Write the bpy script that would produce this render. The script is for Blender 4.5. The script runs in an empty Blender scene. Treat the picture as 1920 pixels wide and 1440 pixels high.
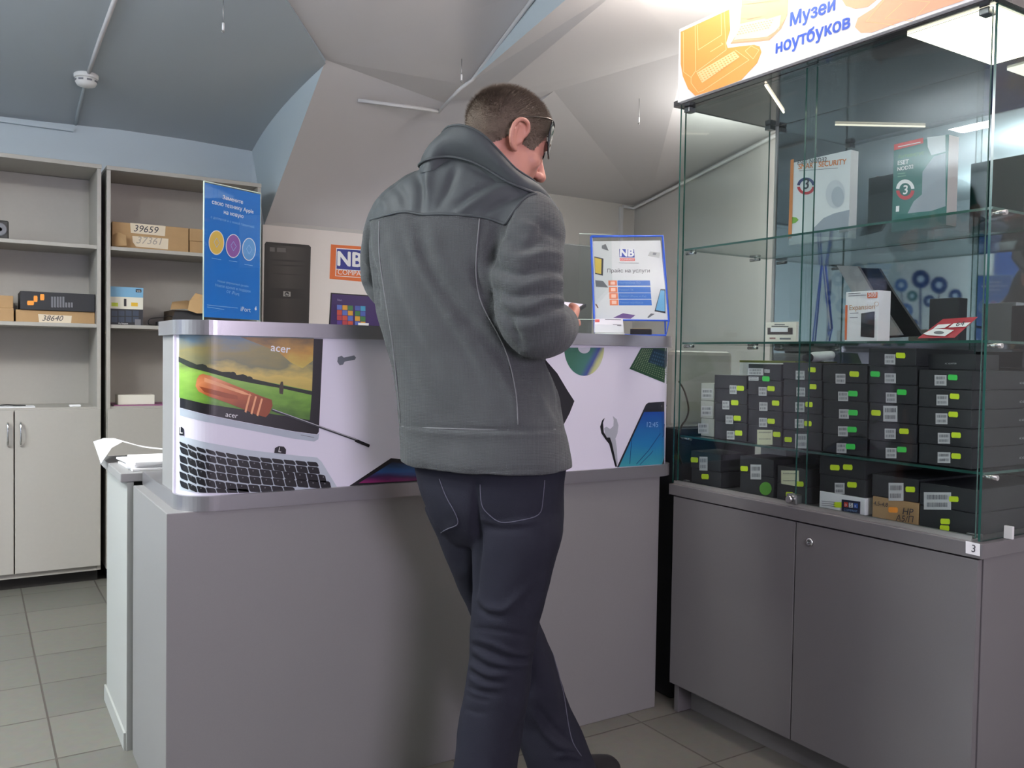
import bpy, bmesh, math, random
import numpy as np
from mathutils import Vector, Matrix, noise
random.seed(7)
C = bpy.context.scene.collection
# ------------------------------------------------------------------ camera
FPX, YAW, PIT, ROL, HC = 1625.718, 0.5587918, -0.0315499, 0.0165829, 1.135
FW = Vector((math.sin(YAW)*math.cos(PIT), math.cos(YAW)*math.cos(PIT), math.sin(PIT)))
_r = Vector((math.cos(YAW), -math.sin(YAW), 0)); _u = _r.cross(FW)
RT = _r*math.cos(ROL)+_u*math.sin(ROL); UP = -_r*math.sin(ROL)+_u*math.cos(ROL)
CP = Vector((0, 0, HC)); RH = _r; FH = Vector((math.sin(YAW), math.cos(YAW), 0)); ZZ = Vector((0, 0, 1))
cd = bpy.data.cameras.new('camera'); cam = bpy.data.objects.new('camera', cd); C.objects.link(cam)
cd.sensor_width = 36; cd.lens = 36*FPX/1920; cd.clip_start = .02; cd.clip_end = 60
cam.matrix_world = Matrix(((RT.x, UP.x, -FW.x, CP.x), (RT.y, UP.y, -FW.y, CP.y), (RT.z, UP.z, -FW.z, CP.z), (0, 0, 0, 1)))
bpy.context.scene.camera = cam
# ------------------------------------------------------------------ light
sc = bpy.context.scene
sc.view_settings.view_transform = 'Standard'; sc.view_settings.look = 'None'
sc.view_settings.gamma = 1; sc.view_settings.use_curve_mapping = False
sc.view_settings.exposure = 0.22
w = bpy.data.worlds.new('world'); sc.world = w; w.use_nodes = True
w.node_tree.nodes['Background'].inputs[0].default_value = (.5, .55, .6, 1)
w.node_tree.nodes['Background'].inputs[1].default_value = .3
try:
    sc.cycles.transparent_max_bounces = 32; sc.cycles.max_bounces = 10
except Exception: pass
def area(name, loc, size, power, col, target):
    l = bpy.data.lights.new(name, 'AREA'); l.shape = 'RECTANGLE'; l.size, l.size_y = size
    l.energy = power; l.color = col
    o = bpy.data.objects.new(name, l); C.objects.link(o); o.location = loc
    if target == 'down': o.rotation_euler = (0, 0, 0)
    elif target == 'up': o.rotation_euler = (math.pi, 0, 0)
    else: o.rotation_euler = (Vector(target)-Vector(loc)).to_track_quat('-Z', 'Y').to_euler()
    return o
area('assumed_lamp_back', (-1.45, 2.42, 2.38), (.3, .66), 54, (1, .985, .95), 'down')  # assumed overhead light for the cabinets, a bare source without a fitting
area('vault_fill_back', (-1.45, 2.9, 2.15), (.3, 1.0), 60, (.96, .98, 1), 'up')  # added upward fill that brightens the left vault
area('assumed_lamp_desk', (-.55, 2.5, 2.36), (.12, .36), 24, (1, .985, .95), 'down')  # assumed lamp, inferred from the bright strip reflected in the case glass
area('vault_fill_desk', (-.55, 2.5, 2.20), (.12, .36), 34, (.97, .98, 1), 'up')  # no separate fitting: extra upward fill for the vault over the desk
area('assumed_lamp_sign', (1.64, 1.68, 2.30), (.10, .6), 1.1, (1, .93, .84), 'down')  # assumed from the bright top of the sign; no lamp body
area('vault_fill_sign', (1.78, 1.68, 2.20), (.10, .6), 16, (1, .92, .84), 'up')  # extra upward light put in to lift the vault near the sign
area('assumed_uplight_case', (2.15, 1.55, 2.06), (.2, .8), 26, (1, .93, .86), 'up')  # assumed from the ceiling glow: unseen light behind the sign, pointing up
area('vault_fill_rear', (3.3, 2.75, 2.15), (.3, .5), 22, (1, .98, .95), 'up')  # unseen helper behind the case, added to brighten the rear vault
area('hidden_fill_rear', (3.3, 2.75, 2.36), (.3, .5), 12, (1, .98, .95), 'down')  # downward half of the added, hidden rear fill
area('assumed_front_light', (.75, -1.2, 1.4), (.9, .8), 36, (.90, .79, 1), (.8, 2.1, .7))  # assumed lavender light on the counter front, out of view; no window is built
area('vault_fill_front', (.6, -.4, 2.2), (1.2, .3), 20, (1, .98, .96), 'up')  # added out of view, pointing up to raise the near ceiling
# ------------------------------------------------------------------ materials
_mats = {}
def lin(c):
    return tuple((x/255/12.92 if x/255 <= .04045 else ((x/255+.055)/1.055)**2.4) for x in c)
def mat(name, rgb, rough=.5, metal=0, bump=0, bscale=200, var=0, vscale=3, spec=.5, coat=0, trans=0, emit=None):
    if name in _mats: return _mats[name]
    m = bpy.data.materials.new(name); m.use_nodes = True; nt = m.node_tree; b = nt.nodes['Principled BSDF']
    c = lin(rgb); b.inputs['Base Color'].default_value = (*c, 1); b.inputs['Roughness'].default_value = rough
    b.inputs['Metallic'].default_value = metal; b.inputs['Specular IOR Level'].default_value = spec
    b.inputs['Coat Weight'].default_value = coat
    if emit: b.inputs['Emission Color'].default_value = (*lin(rgb), 1); b.inputs['Emission Strength'].default_value = emit
    tc = nt.nodes.new('ShaderNodeTexCoord')
    if var:
        n = nt.nodes.new('ShaderNodeTexNoise'); n.inputs['Scale'].default_value = vscale; n.inputs['Detail'].default_value = 5
        nt.links.new(tc.outputs['Object'], n.inputs['Vector'])
        mx = nt.nodes.new('ShaderNodeMix'); mx.data_type = 'RGBA'
        mx.inputs[6].default_value = (*[x*(1-var) for x in c], 1); mx.inputs[7].default_value = (*[min(1, x*(1+var)) for x in c], 1)
        nt.links.new(n.outputs['Fac'], mx.inputs[0]); nt.links.new(mx.outputs[2], b.inputs['Base Color'])
    if bump:
        n = nt.nodes.new('ShaderNodeTexNoise'); n.inputs['Scale'].default_value = bscale; n.inputs['Detail'].default_value = 3
        nt.links.new(tc.outputs['Object'], n.inputs['Vector'])
        bp = nt.nodes.new('ShaderNodeBump'); bp.inputs['Strength'].default_value = bump; bp.inputs['Distance'].default_value = .002
        nt.links.new(n.outputs['Fac'], bp.inputs['Height']); nt.links.new(bp.outputs[0], b.inputs['Normal'])
    _mats[name] = m; return m
def glass(name, tint=(.93, .96, .95), refl=1.0):
    if name in _mats: return _mats[name]
    m = bpy.data.materials.new(name); m.use_nodes = True; nt = m.node_tree; nt.nodes.clear()
    o = nt.nodes.new('ShaderNodeOutputMaterial'); mix = nt.nodes.new('ShaderNodeMixShader')
    t = nt.nodes.new('ShaderNodeBsdfTransparent'); t.inputs[0].default_value = (*tint, 1)
    g = nt.nodes.new('ShaderNodeBsdfGlossy'); g.inputs['Roughness'].default_value = .01
    lw = nt.nodes.new('ShaderNodeLayerWeight'); lw.inputs[0].default_value = .5
    fr = nt.nodes.new('ShaderNodeMath'); fr.operation = 'POWER'; fr.inputs[1].default_value = 5; nt.links.new(lw.outputs['Facing'], fr.inputs[0])
    mu = nt.nodes.new('ShaderNodeMath'); mu.operation = 'MULTIPLY_ADD'; mu.inputs[1].default_value = .9*refl; mu.inputs[2].default_value = .03*refl
    nt.links.new(fr.outputs[0], mu.inputs[0]); nt.links.new(mu.outputs[0], mix.inputs[0])
    nt.links.new(t.outputs[0], mix.inputs[1]); nt.links.new(g.outputs[0], mix.inputs[2]); nt.links.new(mix.outputs[0], o.inputs[0])
    _mats[name] = m; return m
def ramp(name, stops, rot=0, nz=0, nscale=4, rough=.35):
    """a printed picture: colours run along the print, broken up by noise"""
    m = bpy.data.materials.new(name); m.use_nodes = True; nt = m.node_tree; b = nt.nodes['Principled BSDF']
    b.inputs['Roughness'].default_value = rough
    tc = nt.nodes.new('ShaderNodeTexCoord'); mp = nt.nodes.new('ShaderNodeMapping')
    mp.inputs['Rotation'].default_value = (0, 0, rot)
    nt.links.new(tc.outputs['UV'], mp.inputs[0]); sx = nt.nodes.new('ShaderNodeSeparateXYZ'); nt.links.new(mp.outputs[0], sx.inputs[0])
    n = nt.nodes.new('ShaderNodeTexNoise'); n.inputs['Scale'].default_value = nscale; n.inputs['Detail'].default_value = 6
    nt.links.new(tc.outputs['UV'], n.inputs['Vector'])
    a = nt.nodes.new('ShaderNodeMath'); a.operation = 'MULTIPLY_ADD'; nt.links.new(n.outputs['Fac'], a.inputs[0])
    a.inputs[1].default_value = nz; nt.links.new(sx.outputs['Y'], a.inputs[2])
    s = nt.nodes.new('ShaderNodeMath'); s.operation = 'SUBTRACT'; nt.links.new(a.outputs[0], s.inputs[0]); s.inputs[1].default_value = nz*.5
    cr = nt.nodes.new('ShaderNodeValToRGB'); e = cr.color_ramp
    while len(e.elements) < len(stops): e.elements.new(.5)
    for i, (p, c) in enumerate(stops): e.elements[i].position = p; e.elements[i].color = (*lin(c), 1)
    nt.links.new(s.outputs[0], cr.inputs[0]); nt.links.new(cr.outputs[0], b.inputs['Base Color'])
    return m
# ------------------------------------------------------------------ object helpers
def thing(name, label, cat, loc=(0, 0, 0), group=None):
    o = bpy.data.objects.new(name, None); C.objects.link(o); o.location = loc; o.empty_display_size = .05
    o['label'] = label; o['category'] = cat
    if group: o['group'] = group
    return o
def tag(o, label, cat, group=None):
    o['label'] = label; o['category'] = cat
    if group: o['group'] = group
    return o
def root_loc(o):
    while o.parent: o = o.parent
    return Vector(o.location)
def link_mesh(name, me, parent=None, label=None, origin=None):
    o = bpy.data.objects.new(name, me); C.objects.link(o)
    off = root_loc(parent) if parent else (Vector(origin) if origin is not None else Vector((0, 0, 0)))
    me.transform(Matrix.Translation(-off))
    if parent: o.parent = parent
    else: o.location = off
    if label: o['label'] = label
    return o
def crom(pts, n=6):
    P = [Vector(p) for p in pts]; out = []
    for i in range(len(P)-1):
        p0, p1, p2, p3 = P[max(i-1, 0)], P[i], P[i+1], P[min(i+2, len(P)-1)]
        for k in range(n):
            t = k/n; out.append(.5*((2*p1)+(-p0+p2)*t+(2*p0-5*p1+4*p2-p3)*t*t+(-p0+3*p1-3*p2+p3)*t**3))
    out.append(P[-1]); return out
class MB:
    def __init__(s): s.bm = bmesh.new(); s.m = []; s.uv = s.bm.loops.layers.uv.new('UVMap')
    def mi(s, m):
        if m not in s.m: s.m.append(m)
        return s.m.index(m)
    def poly(s, pts, m, uv=None):
        f = s.bm.faces.new([s.bm.verts.new(p) for p in pts]); f.material_index = s.mi(m)
        if uv:
            for l, q in zip(f.loops, uv): l[s.uv].uv = q
        return f
    def box(s, x0, x1, y0, y1, z0, z1, m, bev=0, M=None, seg=2):
        b = bmesh.new(); bmesh.ops.create_cube(b, size=1)
        for v in b.verts: v.co = Vector(((x0+x1)/2+v.co.x*(x1-x0), (y0+y1)/2+v.co.y*(y1-y0), (z0+z1)/2+v.co.z*(z1-z0)))
        if bev: bmesh.ops.bevel(b, geom=b.edges[:], offset=bev, segments=seg, affect='EDGES', profile=.5)
        s.merge(b, m, M); return s
    def merge(s, b, m, M=None):
        mp = {}
        for v in b.verts: mp[v] = s.bm.verts.new(M @ v.co if M else v.co)
        i = s.mi(m)
        for f in b.faces:
            try:
                g = s.bm.faces.new([mp[v] for v in f.verts]); g.material_index = i; g.smooth = f.smooth
            except ValueError: pass
        b.free()
    def ell(s, c, r, m, M=None, sub=3):
        b = bmesh.new(); bmesh.ops.create_icosphere(b, subdivisions=sub, radius=1)
        for v in b.verts: v.co = Vector((c[0]+v.co.x*r[0], c[1]+v.co.y*r[1], c[2]+v.co.z*r[2]))
        for f in b.faces: f.smooth = True
        s.merge(b, m, M); return s
    def loft(s, rings, m, cap=True, closed=True, smooth=True):
        R = [[s.bm.verts.new(p) for p in r] for r in rings]; n = len(R[0]); i = s.mi(m)
        for a, b in zip(R, R[1:]):
            for k in range(n if closed else n-1):
                f = s.bm.faces.new((a[k], a[(k+1) % n], b[(k+1) % n], b[k])); f.material_index = i; f.smooth = smooth
        if cap:
            for r, d in ((R[0], -1), (R[-1], 1)):
                f = s.bm.faces.new(r[::d]); f.material_index = i
        return s
    def tube(s, pts, rad, m, seg=10, sub=0, M=None, flat=1.0, flatax=None):
        P = [Vector(p) for p in pts]; Rr = [rad]*len(P) if isinstance(rad, (int, float)) else list(rad)
        if sub:
            Rv = [v.x for v in crom([(r, 0, 0) for r in Rr], sub)]; P = crom(P, sub); Rr = Rv
        T = [(P[min(i+1, len(P)-1)]-P[max(i-1, 0)]).normalized() for i in range(len(P))]
        a = T[0].orthogonal().normalized() if flatax is None else (Vector(flatax)-T[0]*T[0].dot(Vector(flatax))).normalized()
        rings = []
        for p, t, r in zip(P, T, Rr):
            a = (a-t*a.dot(t)).normalized(); b = t.cross(a)
            rings.append([p+(a*math.cos(2*math.pi*k/seg)*flat+b*math.sin(2*math.pi*k/seg))*r for k in range(seg)])
        if M: rings = [[M @ q for q in r] for r in rings]
        s.loft(rings, m); return s
    def limb(s, pts, rad, m, seg=20, sub=5, M=None):
        """tapering tube with rounded ends"""
        P = [Vector(p) for p in pts]; Rr = list(rad); R2 = [v.x for v in crom([(r, 0, 0) for r in Rr], sub)]; P = crom(P, sub)
        d0 = (P[0]-P[1]).normalized(); d1 = (P[-1]-P[-2]).normalized(); pre = []; post = []
        for k in (1.45, 1.2, .8, .4):
            pre.append((P[0]+d0*R2[0]*math.sin(k), R2[0]*max(.08, math.cos(k)))); post.insert(0, (P[-1]+d1*R2[-1]*math.sin(k), R2[-1]*max(.08, math.cos(k))))
        A = pre+list(zip(P, R2))+post
        s.tube([p for p, r in A], [r for p, r in A], m, seg, 0, M); return s
    def prism(s, outline, z0, z1, m, smooth_sides=False):
        b = [s.bm.verts.new((x, y, z0)) for x, y in outline]; t = [s.bm.verts.new((x, y, z1)) for x, y in outline]; i = s.mi(m); n = len(b)
        for k in range(n):
            f = s.bm.faces.new((b[k], b[(k+1) % n], t[(k+1) % n], t[k])); f.material_index = i; f.smooth = smooth_sides
        f = s.bm.faces.new(b[::-1]); f.material_index = i; f = s.bm.faces.new(t); f.material_index = i; return s
    def build(s, name, parent=None, label=None, norm=True, origin=None):
        if norm: bmesh.ops.recalc_face_normals(s.bm, faces=s.bm.faces[:])
        me = bpy.data.meshes.new(name); s.bm.to_mesh(me); s.bm.free()
        for m in s.m: me.materials.append(m)
        return link_mesh(name, me, parent, label, origin)
def B(name, x0, x1, y0, y1, z0, z1, m, parent=None, bev=0, label=None, origin=None, M=None):
    return MB().box(x0, x1, y0, y1, z0, z1, m, bev, M).build(name, parent, label, origin=origin)
def struct(o): o['kind'] = 'structure'; return o
# photo point -> ray / surface
def ray(px, py): return FW+RT*((px-960)/FPX)+UP*((720-py)/FPX)
def p3(px, py, d): return CP+ray(px, py)*d
def proj(v):
    d = Vector(v)-CP; q = d.dot(FW); return 960+FPX*d.dot(RT)/q, 720-FPX*d.dot(UP)/q
class Plane:
    def __init__(s, p, n): s.p, s.n = Vector(p), Vector(n).normalized()
    def hit(s, px, py):
        d = ray(px, py); t = (s.p-CP).dot(s.n)/d.dot(s.n); return CP+d*t, s.n
class Wrap:
    """a vertical surface following a plan outline, seen from the front"""
    def __init__(s, pts): s.q = [Vector((x, y)) for x, y in pts]
    def hit(s, px, py):
        d = ray(px, py); d2 = Vector((d.x, d.y)); best = None
        for a, b in zip(s.q, s.q[1:]):
            e = b-a; den = d2.x*e.y-d2.y*e.x
            if abs(den) < 1e-9: continue
            t = (a.x*e.y-a.y*e.x)/den; k = (a.x*d2.y-a.y*d2.x)/den
            if -1e-6 <= k <= 1+1e-6 and t > 0 and (best is None or t < best[0]):
                n = Vector((e.y, -e.x, 0)).normalized()
                best = (t, n)
        if best is None:
            a, b = s.q[0], s.q[1]
            return (Vector((a.x, a.y, (CP+d*(a.length/d2.length)).z)), Vector((-1, 0, 0))) if px < 900 else (Vector((s.q[-1].x, s.q[-1].y, (CP+d*(s.q[-1].length/d2.length)).z)), Vector((1, 0, 0)))
        return CP+d*best[0], best[1]
def dpoly(mb, surf, pts, m, off=.0006, strips=None):
    """flat print on a surface, outline given by photo points"""
    xs = [p[0] for p in pts]; ys = [p[1] for p in pts]; x0, x1, y0, y1 = min(xs), max(xs), min(ys), max(ys)
    b = bmesh.new(); f = b.faces.new([b.verts.new((x, y, 0)) for x, y in pts])
    if strips:
        for x in strips:
            if x0 < x < x1: bmesh.ops.bisect_plane(b, geom=b.verts[:]+b.edges[:]+b.faces[:], plane_co=(x, 0, 0), plane_no=(1, 0, 0))
    i = mb.mi(m); mp = {}
    for v in b.verts:
        p, n = surf.hit(v.co.x, v.co.y); mp[v] = (mb.bm.verts.new(p+n*off), ((v.co.x-x0)/max(1e-6, x1-x0), (y1-v.co.y)/max(1e-6, y1-y0)))
    for f in b.faces:
        try:
            g = mb.bm.faces.new([mp[v][0] for v in f.verts]); g.material_index = i
            for l, v in zip(g.loops, f.verts): l[mb.uv].uv = mp[v][1]
        except ValueError: pass
    b.free()
def rect(x0, y0, x1, y1, sk=0): return [(x0, y0), (x1, y0+sk), (x1, y1+sk), (x0, y1)]
def circ(cx, cy, rx, ry=None, n=28, a0=0, a1=2*math.pi):
    ry = ry or rx; full = abs(a1-a0) > 6.28
    return [(cx+rx*math.cos(a0+(a1-a0)*k/(n if full else n-1)), cy+ry*math.sin(a0+(a1-a0)*k/(n if full else n-1))) for k in range(n)]
def dtext(mb, surf, s, pL, pR, m, off=.0011, hscale=None, bold=.01, shear=0):
    """lettering printed on a surface between two photo points on its baseline"""
    from mathutils.geometry import delaunay_2d_cdt
    cu = bpy.data.curves.new('t', 'FONT'); cu.body = s; cu.size = 1; cu.offset = bold; cu.resolution_u = 3; cu.shear = shear; cu.fill_mode = 'NONE'
    to = bpy.data.objects.new('t', cu); C.objects.link(to)
    me = bpy.data.meshes.new_from_object(to.evaluated_get(bpy.context.evaluated_depsgraph_get()))
    bpy.data.objects.remove(to); bpy.data.curves.remove(cu)
    if not me.vertices: return
    P = np.array([(v.co.x, v.co.y) for v in me.vertices]); E_ = [tuple(e.vertices) for e in me.edges]; bpy.data.meshes.remove(me)
    a, b = P[[e[0] for e in E_]], P[[e[1] for e in E_]]
    vs, _, fs, *_r = delaunay_2d_cdt([Vector(p) for p in P], E_, [], 0, 1e-5)
    x0, x1 = P[:, 0].min(), P[:, 0].max()
    A, n = surf.hit(*pL); Bp, _ = surf.hit(*pR); ex = (Bp-A); W = ex.length; ex.normalize()
    ey = n.cross(ex).normalized(); k = W/(x1-x0); ky = k if hscale is None else k*hscale; i = mb.mi(m); mp = {}
    for f in fs:
        c = sum((vs[j] for j in f), Vector((0, 0)))/len(f)
        with np.errstate(divide='ignore', invalid='ignore'):
            cr = ((a[:, 1] > c.y) != (b[:, 1] > c.y)) & (c.x < (b[:, 0]-a[:, 0])*(c.y-a[:, 1])/(b[:, 1]-a[:, 1])+a[:, 0])
        if cr.sum() % 2:
            for q, (sx_, sy_) in enumerate(((0, 0), (1, .5), (-1, -.5), (.5, -1), (-.5, 1)) if bold >= .015 else ((0, 0),)):
                for j in f:
                    if (j, q) not in mp: mp[(j, q)] = mb.bm.verts.new(A+ex*(vs[j].x-x0+sx_*bold*.9)*k+ey*(vs[j].y+sy_*bold*.7)*ky+n*(off+q*.00006))
                g = mb.bm.faces.new([mp[(j, q)] for j in f]); g.material_index = i
def dline(mb, surf, pts, wpx, m, off=.0009):
    for a, b in zip(pts, pts[1:]):
        dx, dy = b[0]-a[0], b[1]-a[1]; L = math.hypot(dx, dy) or 1; nx, ny = -dy/L*wpx/2, dx/L*wpx/2
        dpoly(mb, surf, [(a[0]+nx, a[1]+ny), (b[0]+nx, b[1]+ny), (b[0]-nx, b[1]-ny), (a[0]-nx, a[1]-ny)], m, off)
# palette
LAM = mat('silver_laminate', (150, 149, 148), .42, .15, bump=.05, bscale=900, var=.04, vscale=400)
LAMB = mat('shaded_base_laminate', (112, 110, 110), .42, .15, bump=.05, bscale=900, var=.04, vscale=400)  # silver laminate made darker: the shade on the case base is in its colour
LAMC = mat('counter_laminate', (140, 139, 138), .45, .15, bump=.05, bscale=900, var=.05, vscale=500)
EDGE = mat('brushed_edge_band', (150, 149, 152), .3, .55, bump=.05, bscale=300)
CABM = mat('grey_cabinet_board', (172, 168, 160), .5, 0, var=.03, vscale=60)
WHITEP = mat('white_print', (226, 224, 236), .3)
WHITE = mat('white_plain', (240, 240, 240), .5); BLACK = mat('black_print', (22, 22, 26), .4)
CHROME = mat('chrome', (215, 215, 215), .15, 1); STEEL = mat('steel', (150, 150, 150), .3, 1)
CARD = mat('cardboard', (176, 142, 100), .8, 0, bump=.15, bscale=120, var=.08, vscale=20)
BOXK = mat('black_carton', (42, 43, 46), .5, 0, bump=.04, bscale=300); BOXK2 = mat('black_carton_worn', (50, 52, 55), .45)
GLS = glass('clear_glass'); GEDGE = mat('green_glass_edge', (38, 84, 74), .15, 0, coat=.5)
ACR = glass('clear_acrylic', (.97, .985, .98), 1.3); BLUEF = mat('blue_plastic', (45, 90, 200), .3)
PAPER = mat('paper', (238, 238, 240), .7); INK = mat('ink', (50, 50, 60), .6); GREYI = mat('grey_ink', (120, 120, 125), .6)
# ------------------------------------------------------------------ room
def floor_mat():
    m = bpy.data.materials.new('floor_tiles'); m.use_nodes = True; nt = m.node_tree; b = nt.nodes['Principled BSDF']
    tc = nt.nodes.new('ShaderNodeTexCoord'); mp = nt.nodes.new('ShaderNodeMapping'); mp.inputs['Location'].default_value = (-.200+10*.315, -2.67+10*.313, 0)
    nt.links.new(tc.outputs['Object'], mp.inputs[0])
    br = nt.nodes.new('ShaderNodeTexBrick'); br.offset = 0; br.squash = 1
    br.inputs['Scale'].default_value = 1; br.inputs['Brick Width'].default_value = .315; br.inputs['Row Height'].default_value = .313
    br.inputs['Mortar Size'].default_value = .0035; br.inputs['Mortar Smooth'].default_value = .3; br.inputs['Bias'].default_value = 0
    br.inputs['Color1'].default_value = (*lin((116, 114, 106)), 1); br.inputs['Color2'].default_value = (*lin((108, 107, 100)), 1)
    br.inputs['Mortar'].default_value = (*lin((84, 78, 72)), 1)
    nt.links.new(mp.outputs[0], br.inputs['Vector'])
    n = nt.nodes.new('ShaderNodeTexNoise'); n.inputs['Scale'].default_value = 40; n.inputs['Detail'].default_value = 8; nt.links.new(tc.outputs['Object'], n.inputs['Vector'])
    mx = nt.nodes.new('ShaderNodeMix'); mx.data_type = 'RGBA'; mx.blend_type = 'MULTIPLY'; mx.inputs[0].default_value = .25
    nt.links.new(br.outputs['Color'], mx.inputs[6]); nt.links.new(n.outputs['Color'], mx.inputs[7]); nt.links.new(mx.outputs[2], b.inputs['Base Color'])
    b.inputs['Roughness'].default_value = .45
    bp = nt.nodes.new('ShaderNodeBump'); bp.inputs['Strength'].default_value = .4; bp.inputs['Distance'].default_value = .002; bp.invert = True
    nt.links.new(br.outputs['Fac'], bp.inputs['Height']); nt.links.new(bp.outputs[0], b.inputs['Normal'])
    return m
PBLUE = mat('pale_blue_wall_paint', (198, 210, 216), .75, bump=.15, bscale=30)
PGREY = mat('warm_grey_wall_paint', (196, 193, 188), .75, bump=.15, bscale=30)
PCL = mat('blue_grey_vault', (172, 180, 184), .8, bump=.15, bscale=20)  # left vault cell: one even, darker and bluer grey
PCM = mat('grey_vault_paint', (204, 201, 201), .8, bump=.15, bscale=20)
struct(B('floor', -2.3, 5.4, -2.7, 5.3, -.06, 0, floor_mat()))
struct(B('wall_back', -2.2, 1.42, 5.0, 5.12, 0, 2.6, PBLUE))
struct(B('wall_pier', 1.42, 2.6, 4.95, 5.12, 0, 1.9, PGREY))
struct(B('wall_rear', 2.6, 4.4, 5.0, 5.12, 0, 2.6, PGREY))
struct(B('wall_left', -2.12, -2.0, -2.6, 5.12, 0, 2.6, PBLUE))
struct(B('wall_front', -2.12, 5.32, -2.62, -2.5, 0, 2.7, PGREY))
struct(B('wall_right', 2.42, 2.54, -2.5, 1.97, 0, 2.6, PGREY))
struct(B('wall_partition', 2.42, 5.32, 1.97, 2.09, 0, 2.6, PGREY))
mb = MB(); mb.prism([(4.17, 5.0), (3.60, 2.05), (3.75, 2.02), (4.32, 5.0)], 0, 2.6, PGREY); struct(mb.build('wall_side'))
# ceiling: uneven groin vaults of a basement
V = lambda *a: Vector(a)
Bv, Cv, Dv = V(1.36, 3.8, 2.455), V(.94, 3.14, 2.46), V(2.1, 4.08, 2.455)
P0, P0b, E1, E2 = V(2.03, 3.71, 2.44), V(2.19, 3.74, 2.42), V(1.77, 2.65, 2.48), V(1.5, 1.5, 2.5)
b1, r1, r2 = V(1.67, 2.28, 2.33), V(1.78, 2.21, 2.33), V(1.62, 1.0, 2.36)
P1, P2, Q = V(2.42, 3.53, 2.435), V(2.57, 2.76, 2.435), V(3.87, 3.35, 2.44)
mb = MB()
rows = []
def zl(x, y): return 2.27+.19*(1-math.exp(-(5-y)/.55))+.03*math.exp(-((x-.8)/.5)**2)*max(0, (y-4.2))
def rx(y): return 1.36 if y > 3.8 else (1.36-(3.8-y)*.636 if y > 1.35 else -.2)
ys = [5.0, 4.9, 4.8, 4.7, 4.6, 4.45, 4.3, 4.15, 4, 3.8, 3.5, 3.14, 2.6, 2.0, 1.35, .5, -2.6]
for y in ys: rows.append([V(-2.1+(rx(y)+2.1)*k/10, y, zl(-2.1+(rx(y)+2.1)*k/10, y)) for k in range(11)])
mb.loft(rows, PCL, cap=False, closed=False)
bot = [V(1.42, 4.955, 1.86), V(1.8, 4.955, 1.86), V(2.2, 4.955, 1.86), V(2.6, 4.955, 1.86)]; top = [Bv, Dv, P0b, P1]
R = []
for t in [k/10 for k in range(11)]:
    a = t*math.pi/2; R.append([bb.lerp(tt, 0)+V((tt.x-bb.x)*t, (tt.y-bb.y)*(1-math.cos(a))**.9, (tt.z-bb.z)*math.sin(a)**.9) for bb, tt in zip(bot, top)]); R[-1][0] = bot[0].lerp(top[0], t); R[-1][1] = R[-1][1].lerp(bot[1].lerp(top[1], t), .12)
mb.loft(R, PCM, cap=False, closed=False)
lf = [r[0] for r in R]; up_ = [V(1.36, y, zl(1.36, y)) for y in ys[:10]]; lf2 = [lf[round(k*10/9)] for k in range(10)]
for k in range(9): mb.poly([lf2[k], lf2[k+1], up_[k+1], up_[k]] if k < 8 else [lf2[k], Bv, up_[k]], PBLUE)
mb.poly([V(1.36, 5.0, 1.8), V(1.43, 4.955, 1.8), lf[0], up_[0]], PBLUE)
mb.poly([Dv, P0, P0b], PCM)
for k in range(10): mb.poly([R[k][3], R[k+1][3], V(2.6, 5.0, 2.27)], PCM)
mb.poly([V(2.6, 4.955, 1.8), V(2.6, 5.0, 1.8), V(2.6, 5.0, 2.27), R[0][3]], PCM)
for P in ([Bv, Dv, P0, E1], [Bv, E1, Cv], [Cv, E1, E2], [Cv, E2, V(-.2, 1.35, 2.46)], [E2, V(-.2, 1.35, 2.46), V(-.2, -2.6, 2.46), V(1.5, -2.6, 2.5)]): mb.poly(P, PCM)
for P in ([P0, E1, b1], [E1, E2, b1], [E2, V(1.5, 1.0, 2.36), b1], [E2, V(1.5, 1., 2.36), V(1.5, -2.6, 2.36), V(1.5, -2.6, 2.5)]): mb.poly(P, PBLUE)
mb.poly([P0, b1, r1, P0b], PCM); mb.poly([b1, r1, r2, V(1.5, 1.0, 2.36)], PCM); mb.poly([V(1.5, 1, 2.36), r2, V(1.62, -2.6, 2.36), V(1.5, -2.6, 2.36)], PCM)
for P in ([P0b, r1, P2, P1], [r1, r2, V(2.5, 1.0, 2.44), P2], [P2, V(2.5, 1, 2.44), V(4.4, 1, 2.5), Q], [r2, V(1.62, -2.6, 2.36), V(5.4, -2.6, 2.55), V(5.4, 2.2, 2.55), V(4.4, 1, 2.5), V(2.5, 1, 2.44)]): mb.poly(P, PCM)
mb.poly([V(2.6, 5.0, 2.27), V(4.3, 5.0, 2.265), Q, P2, P1], PCM); mb.poly([V(4.17, 5.0, 2.265), Q, V(4.4, 1, 2.5), V(4.6, 5, 2.3)], PCM)
o = mb.build('ceiling', norm=False); struct(o)
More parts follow.
